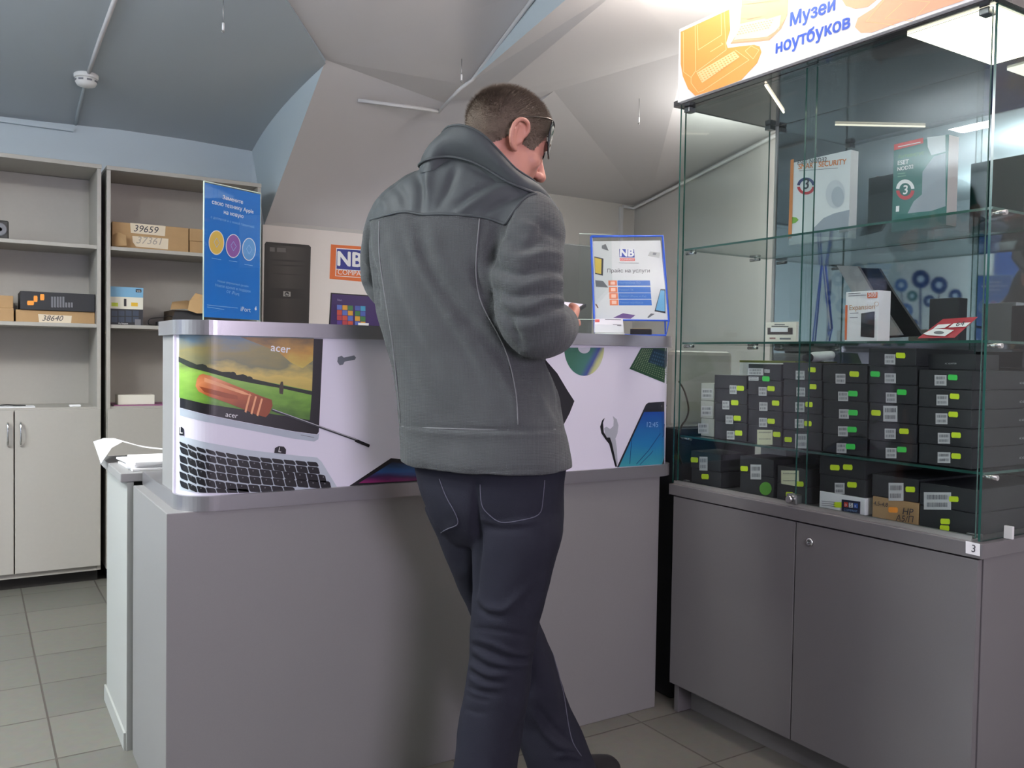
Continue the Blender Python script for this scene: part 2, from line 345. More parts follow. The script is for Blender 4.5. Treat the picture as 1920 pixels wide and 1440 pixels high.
# ceiling fittings
WTR = mat('white_trunking', (205, 205, 205), .5)
def trunk(name, a, b, r, label, cat='cable trunking', m=WTR):
    mbx = MB(); mbx.tube([a, b], [r, r], m, 4); return tag(mbx.build(name, origin=a), label, cat)
def lc(x, y, dz=-.008): return V(x, y, zl(x, y)+dz)
mbx = MB(); mbx.tube([lc(.46, y) for y in (4.98, 4.9, 4.8, 4.7, 4.6, 4.52)], .008, PCL, 6)
tag(mbx.build('cable_conduit', origin=lc(.46, 4.98)), 'painted conduit between the smoke detector and the pale blue back wall', 'conduit')
mbx = MB(); mbx.tube([lc(.46, y) for y in (4.40, 4.2, 4.0, 3.6, 3.2, 2.9)], .009, PCM, 6)
tag(mbx.build('cable_conduit', origin=lc(.46, 4.4)), 'painted conduit running up the vault from the smoke detector to the top edge', 'conduit')
mbx = MB(); mbx.box(-2, .45, 4.975, 4.997, 2.245, 2.262, PBLUE); tag(mbx.build('cable_trunking', origin=(0, 4.99, 2.25)), 'pale blue trunking along the back wall above the left cabinet', 'cable trunking')
t = thing('smoke_detector', 'white round smoke detector on the vaulted ceiling at upper left', 'smoke detector', lc(.455, 4.46, 0))
c0 = lc(.455, 4.46, 0)
def lathe(mb, c, prof, m, seg=32, ax=None):
    c = Vector(c); ax = (Vector(ax) if ax else ZZ).normalized(); a = ax.orthogonal().normalized(); b = ax.cross(a)
    mb.loft([[c+ax*h+(a*math.cos(2*math.pi*k/seg)+b*math.sin(2*math.pi*k/seg))*r for k in range(seg)] for r, h in prof], m)
DT = mat('detector_white', (225, 225, 222), .5)
mbx = MB(); lathe(mbx, c0, [(.052, .01), (.052, -.012), (.048, -.016)], DT); mbx.build('mounting_base', t)
mbx = MB(); lathe(mbx, c0+V(0, 0, -.016), [(.044, 0), (.046, -.006), (.046, -.018), (.038, -.032), (.02, -.038), (.001, -.039)], DT); sh = mbx.build('sensor_cover', t)
mbx = MB()
for k in range(8):
    a = k*math.pi/4+.2; mbx.box(-.011, .011, -.001, .001, -.004, .004, GREYI, M=Matrix.Translation(c0+V(math.cos(a)*.046, math.sin(a)*.046, -.028)) @ Matrix.Rotation(a+math.pi/2, 4, 'Z'))
mbx.build('vent_slots', sh)
def hook(px, y0, y1, d, label):
    a, b = p3(px, y0, d), p3(px, y1, d); b.x, b.y = a.x, a.y
    t = thing('ceiling_hanger', label, 'lamp hanger', a, 'empty lamp hangers on the ceiling')
    mbx = MB(); mbx.tube([a+V(0, 0, .0), b], .0016, STEEL, 6); mbx.build('wire', t)
    mbx = MB(); mbx.tube([b+V(0, 0, .03), b+V(0, 0, .004)], .0042, WHITE, 8); mbx.tube([b+V(-.006, 0, 0), b+V(0, 0, -.005), b+V(.006, 0, 0), b+V(0, 0, .004)], .0015, STEEL, 6); mbx.build('end_fitting', t)
hook(419, -40, 58, 3.05, 'wire lamp hanger dangling from the vault above the left cabinets')
hook(866, 96, 152, 3.85, 'short wire lamp hanger left of the ceiling beam')
hook(1199, 172, 231, 4.25, 'thin wire lamp hanger over the price stand')
def onS(px, py, d): return p3(px, py, d)
mbx = MB(); a, b = p3(671, 188, 4.27), p3(822, 208, 4.40)
mbx.tube([a, b], .011, WTR, 4); tag(mbx.build('cable_trunking', origin=a), 'short white trunking strip on the vault left of the man', 'cable trunking')
mbx = MB(); mbx.tube([p3(822, 210, 4.42), p3(864, 165, 4.1), P0+V(-.02, -.1, -.005), E1+V(-.012, 0, -.005), E2+V(-.01, 0, 0)], .009, WTR, 6)
tag(mbx.build('cable_conduit', origin=P0), 'white cable conduit running along the ceiling beam above the man', 'conduit')
mbx = MB(); mbx.box(4.02, 4.045, 4.975, 4.998, .9, 2.24, WTR); tag(mbx.build('cable_trunking', origin=(4.03, 4.99, .9)), 'vertical white trunking in the corner behind the price stand', 'cable trunking')
mbx = MB(); mbx.tube([V(4.045, 4.98, 2.245), V(4.14, 4.97, 2.24), V(3.84, 3.4, 2.40), V(3.62, 2.2, 2.43)], .012, WTR, 6); tag(mbx.build('cable_conduit', origin=(4.1, 4.97, 2.24)), 'white conduit along the top of the wall behind the glass case', 'conduit')
# banner on the wall
t = thing('wall_banner', 'pale banner printed with a computer tower, company logo and tablet', 'banner', (1.42, 4.93, .9))
BAN = mat('banner_print', (228, 220, 214), .5)
B('banner_sheet', 1.405, 2.59, 4.93, 4.947, .85, 1.858, BAN, t)
sf = Plane((0, 4.93, 0), (0, -1, 0)); mbx = MB()
def Z3(pts, ox=360, oy=320, k=4.5): return [(ox+x/k, oy+y/k) for x, y in pts]
TWR = ramp('tower_print', [(0, (30, 26, 26)), (.5, (62, 56, 54)), (1, (34, 30, 30))], rot=math.pi/2)
dpoly(mbx, sf, Z3([(612, 620), (625, 600), (985, 628), (1003, 645), (985, 1300), (600, 1300)]), mat('tower_black', (38, 34, 33), .5), .001)
for q in ([(645, 625), (975, 650), (972, 760), (640, 745)], [(640, 760), (970, 775), (968, 800), (638, 790)], [(638, 800), (965, 812), (963, 880), (636, 860)], [(636, 870), (965, 885), (962, 1000), (632, 988)], [(630, 1075), (958, 1082), (955, 1290), (620, 1290)]): dpoly(mbx, sf, Z3(q), TWR, .0022)
for q in ([(655, 645), (697, 648), (697, 685), (655, 682)], [(715, 650), (790, 655), (790, 690), (715, 686)]): dpoly(mbx, sf, Z3(q), mat('tower_port', (96, 92, 90), .4), .003)
dpoly(mbx, sf, Z3([(770, 1018), (830, 1022), (830, 1063), (768, 1060)]), mat('badge_silver', (170, 168, 162), .3), .003)
dpoly(mbx, sf, Z3(circ(799, 1041, 19)), BLACK, .0036); dtext(mbx, sf, 'hp', Z3([(787, 1050)])[0], Z3([(812, 1051)])[0], WHITE, .0042, shear=.3)
mbx.build('computer_print', t)
mbx = MB(); OR = mat('logo_orange', (226, 112, 50), .5); NV = mat('logo_navy', (44, 52, 140), .5)
L4 = lambda x, y: Z3([(x, y)])[0]
dpoly(mbx, sf, Z3([(1172, 622), (1560, 650), (1552, 948), (1160, 912)]), OR, .001)
dpoly(mbx, sf, Z3([(1216, 652), (1530, 672), (1524, 912), (1208, 890)]), WHITE, .0018)
dpoly(mbx, sf, Z3([(1222, 660), (1524, 680), (1520, 850), (1218, 828)]), NV, .0024); dpoly(mbx, sf, Z3([(1216, 834), (1520, 856), (1518, 906), (1213, 886)]), OR, .0024)
dtext(mbx, sf, 'NB', L4(1230, 798), L4(1430, 812), WHITE, .003, bold=.04); dtext(mbx, sf, 'COMPANY', L4(1228, 874), L4(1500, 894), WHITE, .003)
mbx.build('logo_print', t)
mbx = MB(); W8 = [(88, 110, 190), (90, 60, 150), (60, 120, 70), (200, 80, 60), (60, 150, 190), (220, 160, 50), (180, 60, 70), (70, 90, 170)]
dpoly(mbx, sf, Z3([(1170, 1030), (1700, 1065), (1690, 1330), (1152, 1320)]), BLACK, .001); dpoly(mbx, sf, Z3([(1180, 1040), (1690, 1075), (1680, 1330), (1165, 1320)]), mat('tablet_screen', (56, 32, 96), .3), .0018)
dtext(mbx, sf, 'Start', L4(1225, 1097), L4(1265, 1100), mat('pale_violet', (170, 160, 200), .5), .0026, bold=0)
for r in range(5):
    for c in range(5):
        x = 1222+c*46+(14 if c > 2 else 0); y = 1132+r*44+c*2.5; dpoly(mbx, sf, Z3(rect(x, y, x+42, y+40, 2)), mat('tile%d' % ((r*3+c*5) % 8), W8[(r*3+c*5) % 8], .4), .0026)
dpoly(mbx, sf, Z3([(1400, 1283), (1490, 1288), (1489, 1310), (1400, 1308)]), WHITE, .0034)
mbx.build('tablet_print', t)
# ------------------------------------------------------------------ left cabinets
YA = 4.63
def cabinet(x0, x1, label):
    t = thing('storage_cabinet', label, 'cabinet', (x0, YA, 0), 'tall grey storage cabinets along the back wall')
    e = .018
    B('side_panel', x0, x0+e, YA, 4.985, .06, 2.007, CABM, t, .0015); B('side_panel', x1-e, x1, YA, 4.985, .06, 2.007, CABM, t, .0015)
    B('top_panel', x0-.001, x1+.001, YA-.006, 4.985, 2.007, 2.027, CABM, t, .0015)
    B('back_panel', x0+e, x1-e, 4.975, 4.985, .08, 2.005, CABM, t)
    for z in (1.622, 1.242, .840): B('shelf', x0+e, x1-e, YA+.008, 4.974, z, z+.018, CABM, t, .001)
    B('bottom_panel', x0+e, x1-e, YA, 4.974, .06, .082, CABM, t)
    B('plinth', x0+.01, x1-.01, YA+.05, 4.97, 0, .059, mat('dark_plinth', (40, 38, 36), .7), t)
    xm = (x0+x1)/2
    for s, a, b in ((-1, x0+.003, xm-.0025), (1, xm+.0025, x1-.003)):
        d = B('door', a, b, YA-.018, YA-.001, .085, .848, CABM, t, .0015)
        hx = xm+s*.026; y = YA-.018
        m = MB(); m.tube([V(hx, y, .792), V(hx, y-.018, .782), V(hx, y-.026, .74), V(hx, y-.018, .695), V(hx, y, .685)], [.004, .005, .0035, .005, .004], CHROME, 10, 5); m.build('handle', d, 'chrome bow handle')
    return t
cabinet(-.195, .539, 'grey storage cabinet at the left edge, black box on its shelf'); cabinet(.563, 1.308, 'grey storage cabinet behind the blue poster, long cardboard box on its upper shelf')
def decal_tape(mb, sf, pts, m=None): dpoly(mb, sf, pts, m or mat('masking_tape', (222, 208, 184), .8), .0007)
def pxbox(name, label, cat, x0, x1, y0, y1, z0, z1, m, group=None, bev=.002, flaps=None):
    t = thing(name, label, cat, ((x0+x1)/2, y0, z0), group); B('carton_body', x0, x1, y0, y1, z0, z1, m, t, bev); return t
# upper cardboard
Y7 = 4.69
t = pxbox('cardboard_box', 'long cardboard box marked 39659 on upper shelf behind the blue poster', 'box', .595, .955, Y7, 4.93, 1.641, 1.768, CARD)
mbx = MB(); sf = Plane((0, Y7, 0), (0, -1, 0)); K = lambda pts: [(x/3.6, 240+y/3.6) for x, y in pts]
decal_tape(mbx, sf, K([(878, 640), (1118, 662), (1113, 730), (883, 708)])); decal_tape(mbx, sf, K([(893, 728), (1137, 748), (1133, 820), (918, 800), (896, 770)]))
dtext(mbx, sf, '39659', *K([(902, 697), (1070, 712)]), INK, .0012, bold=0, shear=.25); dtext(mbx, sf, '37361', *K([(920, 778), (1095, 790)]), mat('faded_ink', (168, 158, 146), .7), .0012, bold=-.005, shear=.3)
mbx.build('tape_labels', t); mbx = MB(); mbx.poly([V(.597, Y7, 1.70), V(.597, Y7, 1.645), V(.655, Y7-.045, 1.650), V(.65, Y7-.05, 1.70), V(.62, Y7-.02, 1.715)], CARD); mbx.build('torn_flap', t)
t = pxbox('cardboard_box', 'second cardboard box right of the 39659 box, partly behind the blue poster', 'box', .962, 1.27, Y7+.01, 4.93, 1.641, 1.766, CARD)
B('carton_lid', .960, 1.272, Y7+.004, 4.935, 1.705, 1.768, CARD, t, .002)
# speaker
t = thing('desk_speaker', 'small dark desk speaker on the upper shelf at the left edge', 'speaker', (.11, 4.72, 1.641)); DK = mat('dark_plastic', (52, 52, 50), .5)
B('speaker_body', .06, .155, 4.70, 4.8, 1.641, 1.73, DK, t, .008); mbx = MB(); lathe(mbx, (.118, 4.70, 1.687), [(.03, 0), (.03, .004), (.024, .004), (.006, -.001), (.001, 0)], GREYI, 28, (0, -1, 0)); mbx.build('driver_cone', t)
# lower shelf of first cabinet
t = pxbox('cardboard_box', 'flat cardboard box marked 38640 under the black box', 'box', .182, .518, Y7, 4.95, 1.261, 1.318, CARD)
mbx = MB(); decal_tape(mbx, sf, K([(257, 1256), (485, 1268), (478, 1325), (265, 1318)])); dtext(mbx, sf, '38640', *K([(285, 1300), (428, 1302)]), INK, .0012, bold=0, shear=.3); mbx.build('tape_label', t)
t = pxbox('black_product_box', 'black product box with orange stickers lying on the 38640 box', 'box', .20, .518, Y7-.01, 4.93, 1.3185, 1.405, BOXK); sf2 = Plane((0, Y7-.01, 0), (0, -1, 0))
mbx = MB(); STK = {'y': mat('lime_sticker', (214, 240, 40), .5), 'g': mat('green_sticker', (70, 220, 90), .5), 'o': mat('orange_sticker', (255, 160, 60), .5)}
def stick(mb, sf, cx, cy, w_, h_, c, sk=0):
    o = [(-.5, -.25), (-.42, -.5), (.42, -.5), (.5, -.25), (.5, .25), (.42, .5), (-.42, .5), (-.5, .25)]
    dpoly(mb, sf, [(cx+a*w_, cy+b*h_+sk*a*w_) for a, b in o], STK[c], .0012)
for cx, cy, a, b in ((206, 1181, 46, 30), (240, 1153, 26, 42), (285, 1142, 28, 42)): q = K([(cx, cy)])[0]; stick(mbx, sf2, q[0], q[1], a/3.6, b/3.6, 'o')
mbx.build('orange_stickers', t); mbx = MB()
for i in range(8):
    x = 345+i*19; dpoly(mbx, sf2, K([(x, 1138 if i < 5 else 1178), (x+13, 1139 if i < 5 else 1179), (x+13, 1212), (x, 1210)]), GREYI, .001)
mbx.build('device_print', t)
t = pxbox('cardboard_box', 'upper of two small cardboard boxes at the left frame edge', 'box', .02, .172, Y7+.01, 4.93, 1.3225, 1.381, CARD)
t = pxbox('cardboard_box', 'lower of two small cardboard boxes at the left frame edge', 'box', .015, .174, Y7, 4.93, 1.261, 1.322, CARD)
# lower shelf of second cabinet
t = pxbox('hard_drive_box', 'upright blue, white and black hard drive box on cabinet shelf', 'box', .588, .737, Y7, 4.78, 1.261, 1.447, WHITE)
mbx = MB(); LBL = mat('light_blue_print', (120, 172, 205), .4); CRM = mat('cream_print', (226, 222, 205), .4)
dpoly(mbx, sf, K([(738, 1068), (967, 1080), (966, 1145), (738, 1138)]), LBL, .0006); dpoly(mbx, sf, K([(738, 1138), (966, 1145), (965, 1226), (738, 1218)]), CRM, .0006)
dpoly(mbx, sf, K([(738, 1218), (965, 1226), (963, 1338), (738, 1332)]), mat('black_panel', (40, 42, 46), .4), .0006)
dpoly(mbx, sf, K([(916, 1088), (954, 1090), (954, 1110), (916, 1108)]), BLACK, .0012); dtext(mbx, sf, 'WD', *K([(922, 1105), (948, 1106)]), WHITE, .0018)
for a, c in ((752, (190, 200, 60)), (885, (235, 190, 60))): dpoly(mbx, sf, K([(a, 1178), (a+45, 1180), (a+45, 1205), (a, 1203)]), mat('pr%d' % a, c, .5), .0012)
dpoly(mbx, sf, K([(836, 1153), (853, 1154), (853, 1204), (836, 1203)]), BLACK, .0012)
for r in range(2):
    for c in range(4): dpoly(mbx, sf, K(rect(752+c*48, 1232+r*42, 792+c*48, 1268+r*42, 2)), mat('panel_blue', (58, 68, 84), .4), .0012)
dpoly(mbx, sf, K([(910, 1290), (950, 1292), (950, 1332), (910, 1330)]), GREYI, .0014); dtext(mbx, sf, 'My Passport', *K([(800, 1322), (864, 1325)]), WHITE, .0012)
mbx.build('front_print', t)
t = thing('power_adapter', 'black power adapter with coiled cable beside the hard drive box', 'adapter', (.80, 4.70, 1.26))
B('adapter_brick', .805, .845, 4.685, 4.74, 1.2605, 1.283, BLACK, t, .004)
mbx = MB(); mbx.tube([V(.80, 4.70, 1.266), V(.765, 4.69, 1.268), V(.77, 4.685, 1.295), V(.83, 4.69, 1.305), V(.86, 4.70, 1.315), V(.90, 4.70, 1.298), V(.93, 4.71, 1.27), V(.96, 4.72, 1.264)], .0022, BLACK, 6, 6); mbx.build('cable', t)
t = thing('open_carton', 'crumpled open cardboard carton on the shelf left of the blue poster', 'box', (.98, 4.75, 1.26))
mbx = MB(); mbx.poly([V(.865, 4.68, 1.262), V(1.2, 4.69, 1.262), V(1.2, 4.69, 1.35), V(.89, 4.69, 1.34)], BOXK); mbx.box(.88, 1.22, 4.70, 4.93, 1.261, 1.345, mat('carton_dark', (70, 56, 42), .8)); mbx.build('carton_body', t)
mbx = MB(); mbx.loft([[V(.862, 4.66, 1.345), V(.93, 4.66, 1.352), V(1.03, 4.65, 1.34)], [V(.875, 4.70, 1.375), V(.95, 4.70, 1.39), V(1.04, 4.7, 1.38)], [V(.89, 4.76, 1.39), V(.96, 4.75, 1.40), V(1.05, 4.75, 1.39)]], CARD, cap=False, closed=False); mbx.build('top_flap', t)
mbx = MB(); mbx.poly([V(.945, 4.655, 1.345), V(.955, 4.66, 1.395), V(.985, 4.66, 1.435), V(1.05, 4.66, 1.42), V(1.05, 4.65, 1.335), V(.99, 4.645, 1.33)], mat('cardboard_light', (196, 160, 112), .8)); mbx.build('side_flap', t)
# worktop level shelf
t = pxbox('white_box', 'small white box lying on the cabinet shelf above the papers', 'box', .622, .792, 4.68, 4.78, .8635, .912, mat('cream_box', (224, 220, 206), .6))
mbx = MB(); mbx.box(.60, .86, 4.66, 4.9, .858, .8632, mat('magenta_folder', (150, 90, 130), .5)); tag(mbx.build('paper_folder', origin=(.7, 4.66, .858)), 'thin magenta folder under the small white box', 'folder')
B_ = B('white_switch', .405, .455, 4.66, 4.70, .858, .868, WHITE, None, .003, origin=(.43, 4.68, .858)); tag(B_, 'tiny white gadget on the worktop shelf of the left cabinet', 'gadget')
mbx = MB(); mbx.box(.06, .26, 4.65, 4.78, .858, .862, PAPER); mbx.box(.04, .22, 4.66, 4.80, .862, .865, PAPER, M=Matrix.Rotation(.02, 4, 'Z')); tag(mbx.build('paper_sheets', origin=(.15, 4.65, .858)), 'white paper sheets on the shelf over the cabinet doors', 'papers')
mbx = MB(); mbx.tube([V(.10, 4.66, .868), V(.14, 4.65, .872), V(.18, 4.66, .869), (.22, 4.67, .868), V(.17, 4.675, .868)], .003, BLACK, 6, 5); tag(mbx.build('black_cable', origin=(.15, 4.66, .868)), 'short black cable lying on the paper sheets', 'cable')
# ------------------------------------------------------------------ reception counter
def outline(x0, x1, yf, yb, r, n=14):
    pts = [(x0, yb)]
    for k in range(n+1): a = math.pi+k*math.pi/2/n; pts.append((x0+r+r*math.cos(a), yf+r+r*math.sin(a)))
    for k in range(n+1): a = 1.5*math.pi+k*math.pi/2/n; pts.append((x1-r+r*math.cos(a), yf+r+r*math.sin(a)))
    pts.append((x1, yb)); return pts
t = thing('reception_counter', 'long grey reception counter with printed front band and rounded corners', 'counter', (.41, 2.1, 0)); CT = t
ZT0, ZT1, ZL0, ZL1 = 1.174, 1.209, .758, .794
MB().prism(outline(.408, 1.965, 2.098, 2.36, .085), ZT0, ZT1, EDGE, False).build('counter_top', t)
MB().prism(outline(.411, 1.965, 2.098, 2.615, .085), ZL0, ZL1, EDGE, False).build('middle_ledge', t)
MB().box(.385, 1.893, 2.115, 2.60, 0, ZL0, LAMC, .002).build('lower_body', t)
MB().box(.417, .44, 2.195, 2.35, ZL1, ZT0, LAM).box(.44, 1.93, 2.33, 2.35, ZL1, ZT0, LAM).build('upper_body', t)
FP = outline(.4185, 1.955, 2.112, 2.2, .078)[1:-1]
mbx = MB(); n = len(FP); inner = [(x+(1.19-x)*.008, y+.004) for x, y in FP]
mbx.prism(FP+inner[::-1], ZL1, ZT0, WHITEP, False); pp = mbx.build('printed_panel', t)
mbx = MB(); mbx.box(.4135, .421, 2.188, 2.20, ZL1, ZT0, WHITEP); mbx.build('panel_edge_trim', t)
SF = Wrap(outline(.4185, 1.955, 2.112, 2.3, .078, 24)); ST = list(range(332, 410, 4))+list(range(410, 760, 25))+list(range(1180, 1285, 5))
Z2 = lambda pts: [(300+x/3.6, 560+y/3.6) for x, y in pts]; Z8 = lambda pts: [(1020+x/4, 600+y/4) for x, y in pts]
mbx = MB()
dpoly(mbx, SF, Z2([(135, 240), (1100, 272), (1072, 900), (1060, 916), (900, 895), (500, 820), (300, 778), (135, 735)]), mat('bezel_black', (26, 24, 28), .35), .0004, ST)
dpoly(mbx, SF, Z2([(135, 738), (300, 781), (500, 823), (900, 898), (1060, 919), (1075, 905), (1068, 950), (1040, 964), (900, 945), (500, 868), (300, 830), (135, 788)]), mat('silver_print', (176, 186, 196), .35), .0004, ST)
SKY = ramp('sky_print', [(0, (196, 176, 90)), (.25, (214, 190, 100)), (.45, (128, 130, 96)), (.7, (150, 140, 90)), (1, (104, 132, 150))], nz=.9, nscale=3.2)
FLD = ramp('field_print', [(0, (70, 110, 40)), (.4, (120, 170, 60)), (.75, (150, 196, 80)), (1, (116, 130, 76))], nz=.5, nscale=9)
hor = [(130, 400), (200, 440), (300, 470), (400, 500), (520, 525), (680, 555), (820, 580), (1025, 622)]
dpoly(mbx, SF, Z2([(132, 240), (1037, 265)]+hor[::-1]), SKY, .0010, ST)
dpoly(mbx, SF, Z2(hor+[(1010, 820), (900, 800), (600, 755), (300, 708), (132, 668)]), FLD, .0010, ST)
dpoly(mbx, SF, Z2([(540, 258), (1037, 270), (1030, 420), (960, 470), (880, 430), (800, 360), (700, 320)]), ramp('sun_print', [(0, (206, 190, 90)), (.5, (196, 150, 70)), (1, (120, 100, 70))], nz=.8, nscale=4), .0014, ST)
HG = mat('hedge_print', (38, 46, 36), .5)
dpoly(mbx, SF, Z2([(130, 392), (250, 445), (290, 440), (320, 462), (420, 495), (470, 495), (520, 515), (560, 510), (620, 540), (800, 580), (1025, 625), (1022, 650), (820, 605), (620, 570), (500, 545), (300, 490), (200, 462), (130, 425)]), HG, .0018, ST)
for c in ((290, 462, 30, 18), (490, 512, 22, 18), (560, 530, 28, 18), (600, 540, 24, 16)): dpoly(mbx, SF, Z2(circ(*c, n=14)), HG, .002, ST)
dpoly(mbx, SF, Z2([(805, 640), (803, 595), (815, 560), (828, 560), (833, 600), (828, 645)]), mat('figure_print', (70, 62, 50), .5), .002)
dtext(mbx, SF, 'acer', *Z2([(745, 352), (874, 368)]), WHITE, .0024, bold=.015); dtext(mbx, SF, 'acer', *Z2([(440, 795), (522, 806)]), WHITE, .0016, bold=.01)
dline(mbx, SF, Z2([(950, 920), (1040, 937)]), 1.0, GREYI, .0012)
mbx.build('laptop_screen_print', pp)
mbx = MB(); KB = mat('keyboard_base_print', (190, 200, 208), .35)
botc = [(133, 1292), (220, 1305), (300, 1311), (530, 1311), (900, 1299), (1195, 1272)]
dpoly(mbx, SF, Z2([(133, 925), (300, 968), (600, 1022), (950, 1062), (1060, 1072), (1090, 1100)]+botc[::-1]), KB, .0004, ST)
def yb(x): return np.interp(x, [a for a, _ in botc], [b for _, b in botc])
rowsK = [([(145, 980), (235, 1012), (375, 1043), (500, 1065), (660, 1085), (860, 1103), (1040, 1118)], 16, 1065, 0),
 ([(160, 1022), (220, 1050), (300, 1075), (470, 1103), (640, 1122), (800, 1140), (950, 1152), (1060, 1160)], 24, 1090, 10),
 ([(150, 1080), (210, 1102), (280, 1122), (370, 1142), (550, 1165), (720, 1180), (870, 1193), (1020, 1205), (1110, 1215)], 26, 1118, -8),
 ([(150, 1135), (240, 1170), (330, 1190), (430, 1203), (590, 1222), (760, 1235), (870, 1243), (1000, 1250), (1150, 1258)], 26, 1150, 14),
 ([(150, 1190), (230, 1222), (310, 1241), (400, 1257), (500, 1270), (590, 1278), (690, 1284), (900, 1296)], 25, 940, -4),
 ([(150, 1250), (240, 1283), (330, 1300), (430, 1306), (800, 1312)], 24, 600, 10)]
KEY = mat('key_print', (28, 28, 32), .35)
for cv, hh, xe, ph in rowsK:
    x = 138+ph*.3; k = 0
    while x < xe-30:
        wd = min(40+x*.06, 72); xr = min(x+wd, xe); f = lambda q: float(np.interp(q, [a for a, _ in cv], [b for _, b in cv])); c = 6
        P = [(x+c-8, f(x)-hh), (xr-c-8, f(xr)-hh+1), (xr-4, f(xr)-hh+c+2), (xr+5, f(xr)+hh-c), (xr-c+6, f(xr)+hh), (x+c+6, f(x)+hh-1), (x+4, f(x)+hh-c-2), (x-6, f(x)-hh+c)]
        P = [(max(133, a), min(b, yb(a))) for a, b in P]
        if min(b for _, b in P) < yb(x)-6: dpoly(mbx, SF, Z2(P), KEY, .0010, ST)
        if hh > 20 and x > 190 and f(x)+5 < yb(x)-14: dpoly(mbx, SF, Z2(rect(x+wd*.35, f(x)-12, x+wd*.45, f(x)-3)), GREYI, .0016)
        x += wd+7; k += 1
for P, lx, ly in (([(770, 1042), (775, 1008), (800, 995), (835, 998), (850, 1018), (848, 1048)], 798, 1034), ([(133, 868), (150, 865), (163, 880), (165, 925), (133, 920)], 139, 908)):
    dpoly(mbx, SF, Z2(P), KEY, .0012, ST); dtext(mbx, SF, 'L', *Z2([(lx, ly), (lx+18, ly+2)]), WHITE, .0018)
mbx.build('keyboard_print', pp)
mbx = MB(); ORP = ramp('screwdriver_handle_print', [(0, (150, 72, 34)), (.45, (205, 110, 55)), (.7, (232, 150, 96)), (1, (190, 96, 46))], rot=-.4, nz=.25, nscale=5)
dpoly(mbx, SF, Z2([(290, 508), (340, 520), (600, 625), (680, 658), (752, 682), (758, 722), (735, 775), (712, 800), (640, 780), (560, 745), (450, 702), (330, 660), (262, 625), (243, 590), (252, 540), (268, 515)]), ORP, .0026, ST)
dpoly(mbx, SF, Z2([(268, 592), (300, 600), (520, 655), (525, 680), (450, 672), (300, 630)]), mat('handle_dark', (160, 78, 36), .4), .003, ST); dpoly(mbx, SF, Z2([(300, 532), (560, 625), (620, 655), (560, 645), (300, 560)]), mat('handle_light', (240, 170, 120), .4), .003, ST)
dpoly(mbx, SF, Z2([(755, 741), (1330, 948), (1325, 962), (750, 757)]), mat('shaft_print', (60, 62, 66), .3), .0026, ST); dpoly(mbx, SF, Z2([(757, 743), (1330, 950), (1330, 954), (757, 748)]), mat('shaft_light', (190, 192, 196), .3), .003, ST)
dpoly(mbx, SF, Z2([(1320, 945), (1415, 985), (1408, 1004), (1312, 965)]), BLACK, .0028, ST)
for x in (600, 640, 680): dpoly(mbx, SF, Z2([(x, 640+(x-600)*.4), (x+12, 644+(x-600)*.4), (x-20, 770+(x-600)*.3), (x-32, 762+(x-600)*.3)]), mat('handle_light', (240, 170, 120)), .0032)
mbx.build('screwdriver_print', pp)
mbx = MB(); BG = mat('bolt_print', (112, 118, 128), .5)
dpoly(mbx, SF, Z2([(1200, 395), (1225, 385), (1240, 398), (1310, 383), (1322, 398), (1315, 412), (1245, 425), (1235, 445), (1212, 450), (1196, 425)]), BG, .0008, ST); mbx.build('bolt_print', pp)
mbx = MB(); dpoly(mbx, SF, [(655, 911), (733, 859), (800, 866), (860, 880), (880, 898), (760, 905)], BLACK, .0006, ST)
dpoly(mbx, SF, [(672, 906), (736, 866), (800, 872), (855, 884), (860, 895), (760, 902)], ramp('tablet_print_blue', [(0, (150, 40, 110)), (.3, (60, 30, 80)), (.55, (40, 90, 150)), (1, (20, 30, 50))], nz=.3), .0012, ST); mbx.build('tablet_print', pp)
mbx = MB(); CDm = ramp('disc_print', [(0, (60, 110, 90)), (.35, (70, 120, 110)), (.5, (70, 80, 150)), (.62, (190, 196, 130)), (.8, (200, 205, 210)), (1, (205, 205, 215))], rot=math.pi/2+.35, nz=.05)
top8 = 207
cdp = [(x, y) for x, y in circ(300, 207, 150, 212, 40) if y >= top8-1]
dpoly(mbx, SF, Z8(cdp), CDm, .0006, ST); dpoly(mbx, SF, Z8([(x, y) for x, y in circ(300, 207, 46, 44, 24) if y >= top8-1]), mat('disc_hub', (196, 198, 206), .4), .0012); mbx.build('disc_print', pp)
mbx = MB(); dpoly(mbx, SF, Z8([(727, 209), (1002, 210), (990, 400), (965, 506), (955, 490), (928, 465), (918, 478), (640, 366)]), mat('chip_green', (44, 78, 56), .4), .0006, ST)
dpoly(mbx, SF, Z8([(820, 214), (938, 240), (905, 360), (778, 315)]), mat('chip_core', (26, 52, 68), .4), .0014, ST); PIN = mat('chip_pins', (150, 168, 130), .3, .3)
for i in range(19):
    for j in range(14):
        u_, v_ = (i+.5)/19, (j+.5)/14
        T0 = (735+u_*262, 214+u_*4); T1 = (655+u_*300, 356+u_*118)
        x, y = T0[0]+(T1[0]-T0[0])*v_, T0[1]+(T1[1]-T0[1])*v_
        if 770 < x < 942 and y < 236+(x-770)*.5+70 and y < 318+(x-778)*.35 and x > 820-(y-214)*.42-6: continue
        dpoly(mbx, SF, Z8(rect(x-3.6, y-2.6, x+3.6, y+2.6)), PIN, .0016)
for i in range(6):
    for j in range(4): x, y = 822+i*16-j*9, 236+j*24+i*5; dpoly(mbx, SF, Z8(rect(x, y, x+9, y+13)), mat('chip_cap', (60, 90, 110), .4), .002)
mbx.build('processor_print', pp)
